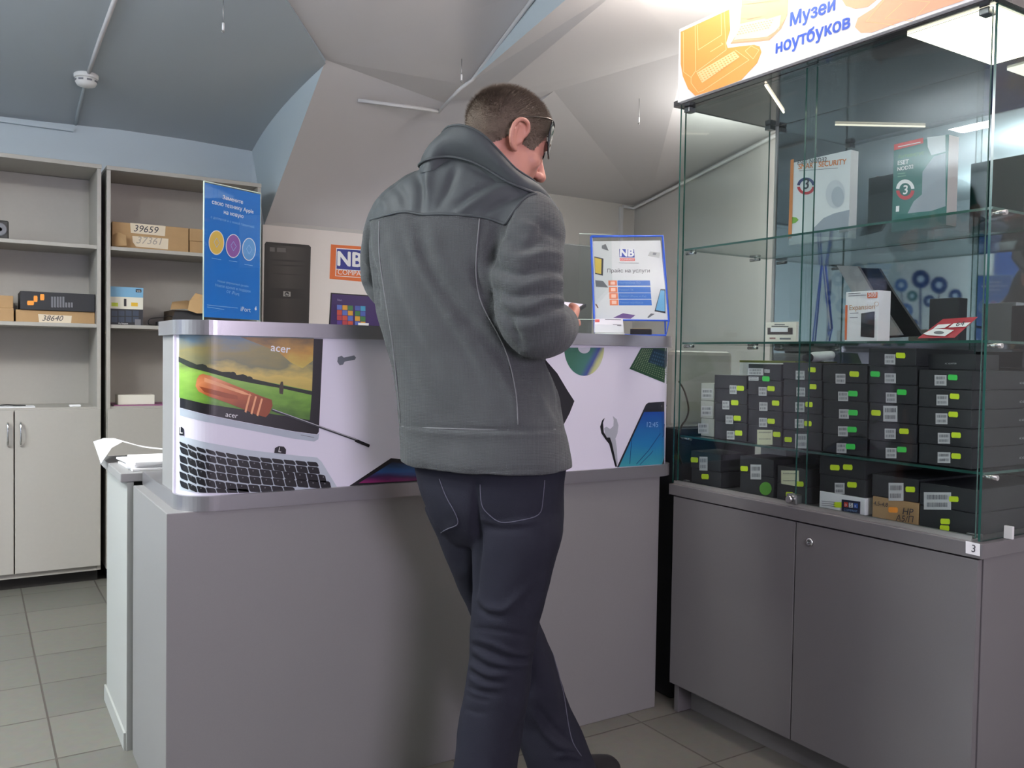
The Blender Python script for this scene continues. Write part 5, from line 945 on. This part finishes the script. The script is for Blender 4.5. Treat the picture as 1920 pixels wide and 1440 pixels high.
# hands round the phone
TLp, TRp, BRp, BLp = p3(1050, 564, 2.335), p3(1099, 570, 2.30), p3(1074, 586, 2.185), p3(1022, 583, 2.215)
pu = (TRp-BRp).normalized(); pr_ = (BRp-BLp).normalized(); pnn = pr_.cross(pu).normalized(); pnn = pnn if pnn.z > 0 else -pnn
def hand(wr, edge, side, up_):
    """palm under the phone edge, four fingers beneath curling round, thumb on top of the rim"""
    pc_ = edge-pnn*.030-pu*.03-side*.014; kn = [pc_+pu*(.03-.019*i)+side*.012 for i in range(4)]
    m.limb([wr, (wr+pc_)/2+V(0, 0, -.004), pc_-side*.0], [.026, .030, .026], S, 16)
    m.limb([pc_+pu*.028, pc_-pu*.026], [.018, .018], S, 12)
    for i, (k, L) in enumerate(zip(kn, (.072, .08, .074, .058))):
        inn = -side; m.limb([k-side*.004, k+side*.010-pnn*.002+inn*0, k-pnn*.008+inn*.018, k-pnn*.006+inn*(L*.62)], [.0095, .009, .0085, .0075], S, 10, 4)
    b0 = pc_-pu*.035; m.limb([b0, b0+side*.018+pnn*.014+pu*.008, edge+side*.006+pnn*.006-pu*.022, edge-side*.012+pnn*.011-pu*.002], [.012, .0115, .0105, .009], S, 12, 4)
def inn_(s): return -s
hand(RA[-1], BRp.lerp(TRp, .25), pr_, 1); hand(LA[-1], BLp.lerp(TLp, .3), -pr_, -1)
me = remesh(m, .0035, 2, .5); b = bmesh.new(); b.from_mesh(me); HI = HM.inverted()
hv = [v for v in b.verts for p in (HI @ v.co,) if p.length < .16 and abs(p.x) < .0745 and not (p.y > .085 and -.045 < p.z < .0)]
for _ in range(9): bmesh.ops.smooth_vert(b, verts=hv, factor=.5, use_axis_x=True, use_axis_y=True, use_axis_z=True)
b.to_mesh(me); b.free(); me.materials.clear(); me.materials.append(SKIN)
HI = HM.inverted()
bod = link_mesh('body', me.copy(), man)
# hair: cap cut from the scalp plus short strands
HAIR = mat('short_brown_hair', (104, 90, 76), .7, 0, bump=.9, bscale=420, var=.35, vscale=60)
def scalp(p):
    x, y, z = p
    if z < -.05 or y > .092: return False
    if abs(x) > .079 and z < .045 : return False
    if y < -.02: lim = -.045+max(0, (y+.06))*.95
    elif y < .014: lim = -.007+(y+.02)*.3+.038
    elif y < .05: lim = -.004
    elif y < .07: lim = -.004+(y-.05)*2.2
    else: lim = .045+(y-.07)*1.6
    return z > lim
b = bmesh.new(); b.from_mesh(me); Hn = [HI @ v.co for v in b.verts]; b.verts.ensure_lookup_table()
keep = {v.index for v, p in zip(b.verts, Hn) if p.length < .16 and scalp(p)}
bmesh.ops.delete(b, geom=[v for v in b.verts if v.index not in keep], context='VERTS'); b.normal_update()
base = [(v.co.copy(), v.normal.copy()) for v in b.verts]
for v in b.verts:
    p = HI @ v.co; top_h = max(0, min(1, (p.z-.02)/.07)); v.co += v.normal*(.0012+.0035*top_h+.0012*noise.noise(v.co*90))
hm = bpy.data.meshes.new('hair'); fs = [f for f in b.faces]
rnd = random.Random(3)
for i in range(len(fs)):
    for k in range(3):
        f = fs[i]; c = f.calc_center_median(); p = HI @ c; top_h = max(0, min(1, (p.z-.01)/.07)); L = .004+.011*top_h
        if rnd.random() > (.35+.65*top_h): continue
        c = c+Vector((rnd.uniform(-1, 1), rnd.uniform(-1, 1), rnd.uniform(-1, 1)))*.0022; d = (f.normal+hf*.55*top_h+hu*(.25*top_h-.35*(1-top_h))+Vector((rnd.uniform(-.3, .3),)*1+(rnd.uniform(-.3, .3), rnd.uniform(-.3, .3)))).normalized()
        s_ = d.orthogonal().normalized()*.00065
        q = [b.verts.new(c-s_-d*.001), b.verts.new(c+s_-d*.001), b.verts.new(c+d*L)]; b.faces.new(q)
b.to_mesh(hm); b.free(); hm.materials.clear(); hm.materials.append(HAIR)
for p in hm.polygons: p.use_smooth = True
link_mesh('hair', hm, man)
# eyebrow
m = MB()
for s in (-1, 1): m.limb([(s*.012, .099, .036), (s*.032, .094, .041), (s*.05, .078, .036)], [.003, .0038, .002], HAIR, 8, 4, HM)
m.build('eyebrows', man)
# jacket
J = [ring(846, 932, 266, 2.01, .075), ring(832, 947, 290, 2.015, .092), ring(812, 968, 312, 2.03, .098), ring(775, 990, 332, 2.03, .108), ring(730, 1014, 360, 2.035, .115), ring(700, 1040, 395, 2.04, .128), ring(692, 1035, 440, 2.045, .135), ring(694, 1020, 500, 2.045, .138), ring(703, 1010, 560, 2.04, .138), ring(716, 1010, 620, 2.035, .136), ring(735, 1022, 680, 2.03, .134), ring(746, 1044, 750, 2.02, .132), ring(750, 1058, 810, 2.015, .130), ring(751, 1066, 852, 2.01, .132), ring(752, 1069, 872, 2.01, .132)]
# hem follows the body's lean: lower on the near side
for rg, k in ((J[-1], 1), (J[-2], .7)):
    for v in rg:
        px = proj(v)[0]; v.z -= k*.006*math.sin(max(0, min(1, (px-750)/320))*math.pi)
m = MB(); m.loft(multi(J, 4), FLEECE)
m.limb([p3(790, 375, 2.08)]+LA[:-1]+[p3(1000, 593, 2.225)], [.07, .070, .061, .059, .056, .055, .048, .044], FLEECE, 26)
m.limb([p3(925, 398, 2.03), p3(988, 424, 1.95), p3(990, 470, 1.91), p3(988, 530, 1.885), p3(994, 585, 1.865), p3(1008, 618, 1.875), p3(1030, 616, 1.97), p3(1042, 610, 2.09), p3(1046, 606, 2.125)], [.08, .080, .080, .078, .074, .068, .062, .056, .050], FLEECE, 30)
m.limb([p3(1005, 700, 1.98), p3(1022, 755, 1.985), p3(1026, 815, 2.0)], [.03, .036, .03], FLEECE, 14)
jm = remesh(m, .0055, 4, .5)
T2 = lambda p: (660+p[0]/2.0565, 220+p[1]/2.0565)
F = [([(250, 400), (290, 560), (400, 720), (560, 900), (640, 1020)], 13, -.012), ([(300, 400), (350, 560), (470, 720), (600, 880)], 13, .008), ([(170, 410), (230, 560), (330, 740), (430, 900), (500, 1050)], 12, -.009), ([(200, 430), (280, 620), (390, 800), (500, 960)], 11, .007),
 ([(110, 420), (150, 620), (230, 820), (330, 1000)], 12, -.007), ([(360, 600), (470, 720), (590, 860), (660, 960)], 9, -.009), ([(400, 560), (500, 690), (590, 800)], 8, .006), ([(470, 560), (490, 660), (560, 780)], 7, -.008), ([(640, 960), (700, 1060), (740, 1180)], 12, -.008), ([(700, 980), (760, 1080), (800, 1170)], 9, -.007), ([(560, 980), (620, 1080), (640, 1180)], 10, .005), ([(180, 900), (260, 1060), (380, 1170)], 14, -.005),
 ([(190, 1190), (500, 1205), (830, 1203)], 4, -.005), ([(190, 1205), (500, 1222), (830, 1220)], 7, .003), ([(190, 1330), (450, 1366), (835, 1350)], 3, -.003),
 ([(240, 200), (272, 290), (258, 370)], 9, -.010), ([(310, 170), (290, 250), (280, 350)], 8, .008), ([(400, 190), (370, 270), (330, 350)], 8, -.008), ([(150, 250), (190, 290), (210, 360)], 9, -.006), ([(640, 250), (540, 290), (440, 350), (400, 375)], 8, .007), ([(590, 230), (470, 290), (400, 350)], 7, -.007), ([(680, 290), (580, 330), (500, 375)], 7, -.007), ([(100, 310), (130, 340), (120, 385)], 8, .005), ([(440, 180), (520, 220), (600, 240)], 6, -.006),
 ([(572, 420), (545, 500), (545, 560), (590, 600)], 9, -.014), ([(590, 460), (660, 500), (720, 470), (740, 430)], 9, -.010), ([(570, 520), (660, 545), (760, 520), (812, 540)], 9, .009), ([(550, 575), (640, 600), (740, 580), (820, 600)], 7, -.012), ([(560, 620), (660, 650), (760, 625), (830, 650)], 9, .009), ([(550, 660), (620, 690), (720, 670), (830, 690)], 7, -.012), ([(580, 710), (680, 730), (780, 690), (835, 720)], 9, .008), ([(600, 765), (680, 765), (760, 730), (840, 735)], 6, -.011), ([(620, 810), (700, 800), (780, 770), (845, 770)], 9, .006), ([(545, 640), (560, 720), (610, 790), (650, 890)], 8, -.013), ([(700, 390), (760, 440), (800, 470)], 8, -.006), ([(620, 350), (580, 420), (570, 460)], 5, -.008), ([(640, 400), (700, 420), (720, 370)], 8, .006),
 ([(62, 420), (58, 500), (75, 600), (100, 720)], 6, -.014), ([(30, 560), (60, 590), (90, 600)], 5, -.008), ([(45, 640), (70, 660), (95, 660)], 5, -.007), ([(60, 720), (85, 730), (110, 725)], 5, -.006), ([(770, 950), (800, 1050), (815, 1150)], 6, -.010)]
fold(jm, [([T2(p) for p in pts], w_, a_) for pts, w_, a_ in F], nz=.0035, nzs=11)
# cut the jacket mesh into fleece body and nylon yoke along the seam
seam = [T2(p) for p in [(40, 402), (68, 396), (130, 378), (200, 363), (270, 375), (360, 372), (500, 384), (560, 402), (590, 412), (625, 360), (665, 312), (715, 292), (745, 300)]]
sx, sy = [p[0] for p in seam], [p[1] for p in seam]
co = coords(jm); PP = npproj(co); yok = PP[:, 1] < np.interp(PP[:, 0], [seam[i][0] for i in range(9)], [seam[i][1] for i in range(9)])
arm = PP[:, 0] > seam[8][0]; yok[arm] = PP[arm, 1] < np.interp(-(-PP[arm, 0]), [p[0] for p in seam[8:]], [p[1] for p in seam[8:]])
def part_of(me, sel, name, mt, inv=False):
    b = bmesh.new(); b.from_mesh(me); b.verts.ensure_lookup_table()
    dead = [f for f in b.faces if (np.mean([sel[v.index] for v in f.verts]) > .5) == inv]; bmesh.ops.delete(b, geom=dead, context='FACES')
    o = bpy.data.meshes.new(name); b.to_mesh(o); b.free(); o.materials.clear(); o.materials.append(mt)
    for p in o.polygons: p.use_smooth = True
    return o
link_mesh('fleece_jacket', part_of(jm, yok, 'fleece_jacket', FLEECE, True), man, 'grey ribbed fleece jacket body and sleeves')
link_mesh('jacket_yoke', part_of(jm, yok, 'jacket_yoke', NYLON, False), man, 'smooth dark nylon shoulder yoke')
from mathutils.bvhtree import BVHTree
bt = BVHTree.FromPolygons([v.co for v in jm.vertices], [tuple(p.vertices) for p in jm.polygons])
def cast(px, py, off=.0):
    d = ray(px, py).normalized(); h = bt.ray_cast(CP, d)
    return None if h[0] is None else h[0]-d*off
def piping(name, pts, r, mt, par, sub=4, bvh=None, off=.001):
    q = [tuple(p)[:2] for p in crom([(x, y, 0) for x, y in pts], sub)]; P = [cast(x, y, off) for x, y in q]; P = [p for p in P if p is not None]
    P = [P[0]]+[((a+b+c)/3) for a, b, c in zip(P, P[1:], P[2:])]+[P[-1]]
    m = MB(); m.tube(P, r, mt, 6); return m.build(name, par)
piping('yoke_piping', [T2(p) for p in [(70, 396), (130, 378), (200, 363), (270, 375), (360, 372), (500, 384), (560, 402), (590, 412)]], .0034, NYLON, man); piping('armhole_piping', [T2(p) for p in [(590, 412), (625, 360), (665, 312), (712, 293)]], .0034, NYLON, man)
SEAM = mat('grey_seam_thread', (112, 114, 116), .8)
piping('jacket_seam', [T2(p) for p in [(492, 390), (482, 500), (478, 620), (500, 720), (560, 830), (600, 920), (632, 1060), (640, 1185)]], .0016, SEAM, man); piping('jacket_seam', [T2(p) for p in [(105, 400), (104, 520), (125, 680), (160, 900), (188, 1180)]], .0016, SEAM, man); piping('jacket_seam', [T2(p) for p in [(192, 1192), (350, 1200), (600, 1205), (825, 1203)]], .0018, SEAM, man)
m = MB(); m.loft([[p3(x, y, 2.05), p3(x+2, y, 2.06)] for x, y in [(1030, 680)]]+[], LINING, cap=False, closed=False) if 0 else None
a = [p3(*q) for q in [(1024, 676, 1.99), (1045, 700, 2.0), (1064, 732, 2.01), (1077, 752, 2.02), (1068, 775, 2.01), (1056, 798, 2.0), (1040, 800, 1.99), (1020, 740, 1.98)]]
m.loft([[p+FH*.0 for p in a], [p+FH*.012 for p in a]], LINING, smooth=False); m.build('jacket_lining', man, 'black inner lining at the open front')
# collar
top_c = [(826, 266, 1.99), (834, 246, 1.945), (852, 238, 1.905), (876, 240, 1.88), (905, 255, 1.87), (934, 284, 1.875), (965, 318, 1.895), (997, 340, 1.94), (1022, 368, 2.02), (1020, 384, 2.08), (985, 372, 2.13), (935, 330, 2.15), (885, 275, 2.14), (846, 262, 2.07)]
bot_c = [(790, 312, 2.01), (806, 300, 1.945), (842, 292, 1.90), (878, 299, 1.872), (912, 315, 1.862), (948, 338, 1.872), (985, 354, 1.905), (1020, 372, 1.955), (1030, 394, 2.02), (1025, 412, 2.08), (985, 400, 2.15), (930, 350, 2.19), (870, 325, 2.16), (815, 318, 2.08)]
def closed(pts, n=4):
    P = [Vector(p) for p in pts]; N = len(P); out = []
    for i in range(N):
        a, b_, c, d = P[i-1], P[i], P[(i+1) % N], P[(i+2) % N]
        for k in range(n): t = k/n; out.append(.5*((2*b_)+(-a+c)*t+(2*a-5*b_+4*c-d)*t*t+(-a+3*b_-3*c+d)*t**3))
    return out
BC = []
for i, q in enumerate(bot_c):
    h_ = cast(q[0], q[1]+3, .004) if 1 <= i <= 6 else None
    BC.append(h_ if h_ is not None and abs((h_-CP).dot(FW)-q[2]) < .12 else p3(*q))
TC = [p3(q[0], q[1], q[2]+.018) for q in top_c]
tc_ = closed(TC); bc_ = closed(BC); cen = sum(tc_, Vector())/len(tc_)
def lay(k, off, bulge=.012):
    out = []
    for a, b_ in zip(bc_, tc_):
        p = a.lerp(b_, k); o_ = (p-(NB_.lerp(cen, k))); o_.z = 0; out.append(p+o_.normalized()*(off+bulge*math.sin(k*math.pi)+.002*noise.noise(p*30)))
    return out
rings_ = [lay(k, .004) for k in (-.38, -.2, 0, .15, .3, .45, .6, .75, .9, 1)]+[[p+V(0, 0, .004) for p in lay(1, -.002)]]+[lay(k, -.008, .004) for k in (1, .8, .6, .4, .2)]
m = MB(); m.loft(rings_, NYLON, cap=False); cm = m.build('jacket_collar', man, 'high stand-up nylon collar'); 
m = MB(); q = lay(0, .007); m.tube(q+[q[0]], .0032, NYLON, 6); q = lay(1, .002); m.tube([p+V(0, 0, .003) for p in q+[q[0]]], .0028, NYLON, 6); m.build('collar_piping', man)
# jeans
m = MB(); pr2 = [ring(772, 1062, 850, 2.02, .115, .3), ring(783, 1057, 900, 2.02, .118, .3), ring(797, 1055, 945, 2.02, .118, .3), ring(816, 1054, 985, 2.03, .11, .3), ring(838, 1045, 1015, 2.04, .09, .3)]
m.loft(multi(pr2, 3), DENIM)
def hem(rg, z):
    for v in rg: v.z = z
    return rg
r_ = [ring(885, 1054, 960, 1.99, .095), ring(888, 1053, 1005, 1.985, .098), ring(889, 1039, 1053, 1.985, .094), ring(888, 1022, 1118, 1.985, .086), ring(886, 1010, 1170, 1.985, .080), ring(883, 1000, 1222, 1.98, .074), ring(875, 993, 1290, 1.98, .074), ring(864, 983, 1343, 1.98, .074), ring(857, 976, 1400, 1.98, .075), ring(852, 969, 1440, 1.98, .077), ring(846, 966, 1500, 1.98, .08), hem(ring(838, 962, 1570, 1.985, .088), .035)]
m.loft(multi(r_, 4), DENIM)
l_ = [ring(800, 925, 950, 2.07, .09), ring(822, 940, 1000, 2.08, .09), ring(846, 962, 1058, 2.10, .085), ring(866, 985, 1112, 2.13, .08), ring(895, 1012, 1172, 2.16, .075), ring(925, 1041, 1243, 2.19, .072), ring(946, 1062, 1315, 2.21, .074), ring(965, 1086, 1363, 2.22, .076), ring(990, 1113, 1432, 2.22, .084), hem(ring(1000, 1126, 1480, 2.22, .09), .04)]
m.loft(multi(l_, 4), DENIM)
jn = remesh(m, .0055, 2, .5); J3 = lambda p: (740+p[0]/2.483, 860+p[1]/2.483)
F = [([(368, 790), (480, 800), (640, 830)], 5, -.005), ([(370, 835), (450, 860), (540, 900), (630, 915)], 5, .007), ([(362, 865), (440, 900), (530, 930), (630, 935)], 4, -.007), ([(360, 890), (430, 930), (520, 960), (630, 960)], 5, .007), ([(356, 925), (430, 970), (520, 985)], 4, -.007), ([(352, 955), (430, 1000), (540, 1010)], 5, .007), ([(350, 990), (420, 1030), (500, 1045)], 4, -.006), ([(345, 1015), (420, 1055), (520, 1065)], 5, .005), ([(338, 1060), (400, 1085), (480, 1095)], 4, -.005), ([(330, 1100), (390, 1120), (440, 1125)], 4, -.004), ([(325, 1160), (370, 1180), (420, 1185)], 4, -.004),
 ([(375, 640), (430, 690), (500, 700), (560, 660), (640, 580)], 8, .007), ([(370, 670), (430, 725), (510, 735)], 6, -.006), ([(395, 280), (470, 300), (600, 300), (700, 270)], 5, .004), ([(395, 310), (500, 330), (640, 320)], 7, -.004), ([(375, 100), (380, 260), (385, 420), (372, 560), (368, 660)], 7, -.014), ([(640, 900), (640, 1000), (625, 1100)], 6, -.006), ([(640, 1180), (700, 1280), (770, 1340), (850, 1360)], 6, .006), ([(660, 1140), (740, 1250), (840, 1330)], 5, -.005), ([(740, 1390), (800, 1380), (880, 1400)], 5, .005), ([(140, 210), (220, 330), (290, 300)], 7, .004), ([(590, 1230), (560, 1310), (560, 1400)], 6, -.004), ([(720, 480), (690, 620), (660, 740)], 8, .003)]
fold(jn, [([J3(p) for p in pts], w_, a_) for pts, w_, a_ in F], nz=.003, nzs=12)
jn.materials.clear(); jn.materials.append(DENIM); jo = link_mesh('jeans', jn.copy(), man, 'dark grey-blue jeans')
bt = BVHTree.FromPolygons([v.co for v in jn.vertices], [tuple(p.vertices) for p in jn.polygons]); THR = mat('denim_thread', (84, 84, 98), .8)
piping('back_pocket', [J3(p) for p in [(398, 120), (404, 215), (440, 262), (495, 298), (580, 288), (672, 262), (690, 190), (698, 100)]], .0012, THR, jo); piping('back_pocket', [J3(p) for p in [(208, 95), (240, 180), (280, 250), (295, 305), (250, 325), (215, 345)]], .0012, THR, jo); piping('side_seam', [J3(p) for p in [(690, 788), (706, 835), (735, 905), (765, 1010), (790, 1110), (806, 1220), (828, 1320), (870, 1385)]], .0014, THR, jo)
SHOE = mat('black_leather', (34, 32, 34), .45); SOLE = mat('rubber_sole', (26, 26, 26), .7)
for a, d in ((ra, rdir), (la, ldir)):
    s_ = d.cross(ZZ); m = MB(); rg = []
    for u_, w_, h_ in ((-.085, .02, .05), (-.075, .034, .085), (-.03, .038, .10), (.03, .043, .095), (.08, .048, .07), (.13, .047, .055), (.17, .036, .045), (.185, .015, .03)):
        c = Vector((a.x, a.y, 0))+d*u_; rg.append([c+s_*w_*math.cos(t)+V(0, 0, .018+h_/2+h_/2*math.sin(t)) for t in np.linspace(0, 2*math.pi, 20, endpoint=False)])
    m.loft(multi(rg, 2), SHOE); sh = m.build('shoe', man)
    m = MB(); m.loft([[Vector((a.x, a.y, z))+d*(.05+.142*math.cos(t))+s_*.05*math.sin(t)*(1 if math.cos(t) > -.3 else .85) for t in np.linspace(0, 2*math.pi, 28, endpoint=False)] for z in (.0005, .02)], SOLE, smooth=False); m.build('sole', sh)
# glasses pushed up on the forehead: a thing he wears
GF = mat('dark_frame', (40, 38, 40), .3, .4); LENS = glass('dark_lens', (.35, .36, .38), 2.0)
gl = thing('eyeglasses', 'dark thin framed glasses pushed up on the forehead of the man', 'glasses', hw(0, .1, .05))
m = MB(); RIM = {}
for s in (-1, 1):
    c = [hw(.072 if s > 0 else -.052, .066, .079 if s > 0 else .066), hw(s*.045, .086, .079), hw(s*.012, .094, .077), hw(s*.010, .103, .048), hw(s*.016, .108, .020), hw(s*.042, .100, .008), hw(s*.062, .084, .014), hw(s*.071, .070, .045)]; RIM[s] = c; q = closed(c, 4); m.tube(q+[q[0]], .0016, GF, 6)
m.tube([hw(-.012, .095, .072), hw(0, .098, .074), hw(.012, .095, .072)], .0016, GF, 6); m.build('rims', gl)
for s in (-1, 1):
    q = closed(RIM[s], 4); m = MB(); n_ = (hf*.95+hr*s*.3).normalized(); m.loft([[p+n_*.0006 for p in q], [p-n_*.0006 for p in q]], LENS, smooth=False); m.build('lens', gl)
    m = MB(); m.tube([hw(s*.072, .066, .079), hw(s*.080, .05, .074), hw(s*.083, .02, .062), hw(s*.0835, -.005, .048), hw(s*.0835, -.025, .028)], [.0016, .0018, .0016, .0016, .0022], mat('metal_temple', (120, 112, 104), .25, .9), 8, 5); m.build('temple', gl)
# phone
t = thing('smartphone', 'black smartphone with white screen in the hands of the man', 'phone', (TLp+BRp)/2); m = MB()
P = [TLp, TRp, BRp, BLp]; m.loft([[p for p in P], [p-pnn*.008 for p in P]], BLACK, smooth=False); m.build('phone_body', t)
cc = (TLp+TRp+BRp+BLp)/4; m = MB(); k = lambda p, s: cc+(p-cc)*s+pnn*.0006; m.poly([k(TLp, .86), k(TRp, .86), k(BRp, .88), k(BLp, .88)], mat('phone_screen_white', (214, 206, 222), .2, emit=.5)); m.build('screen', t)
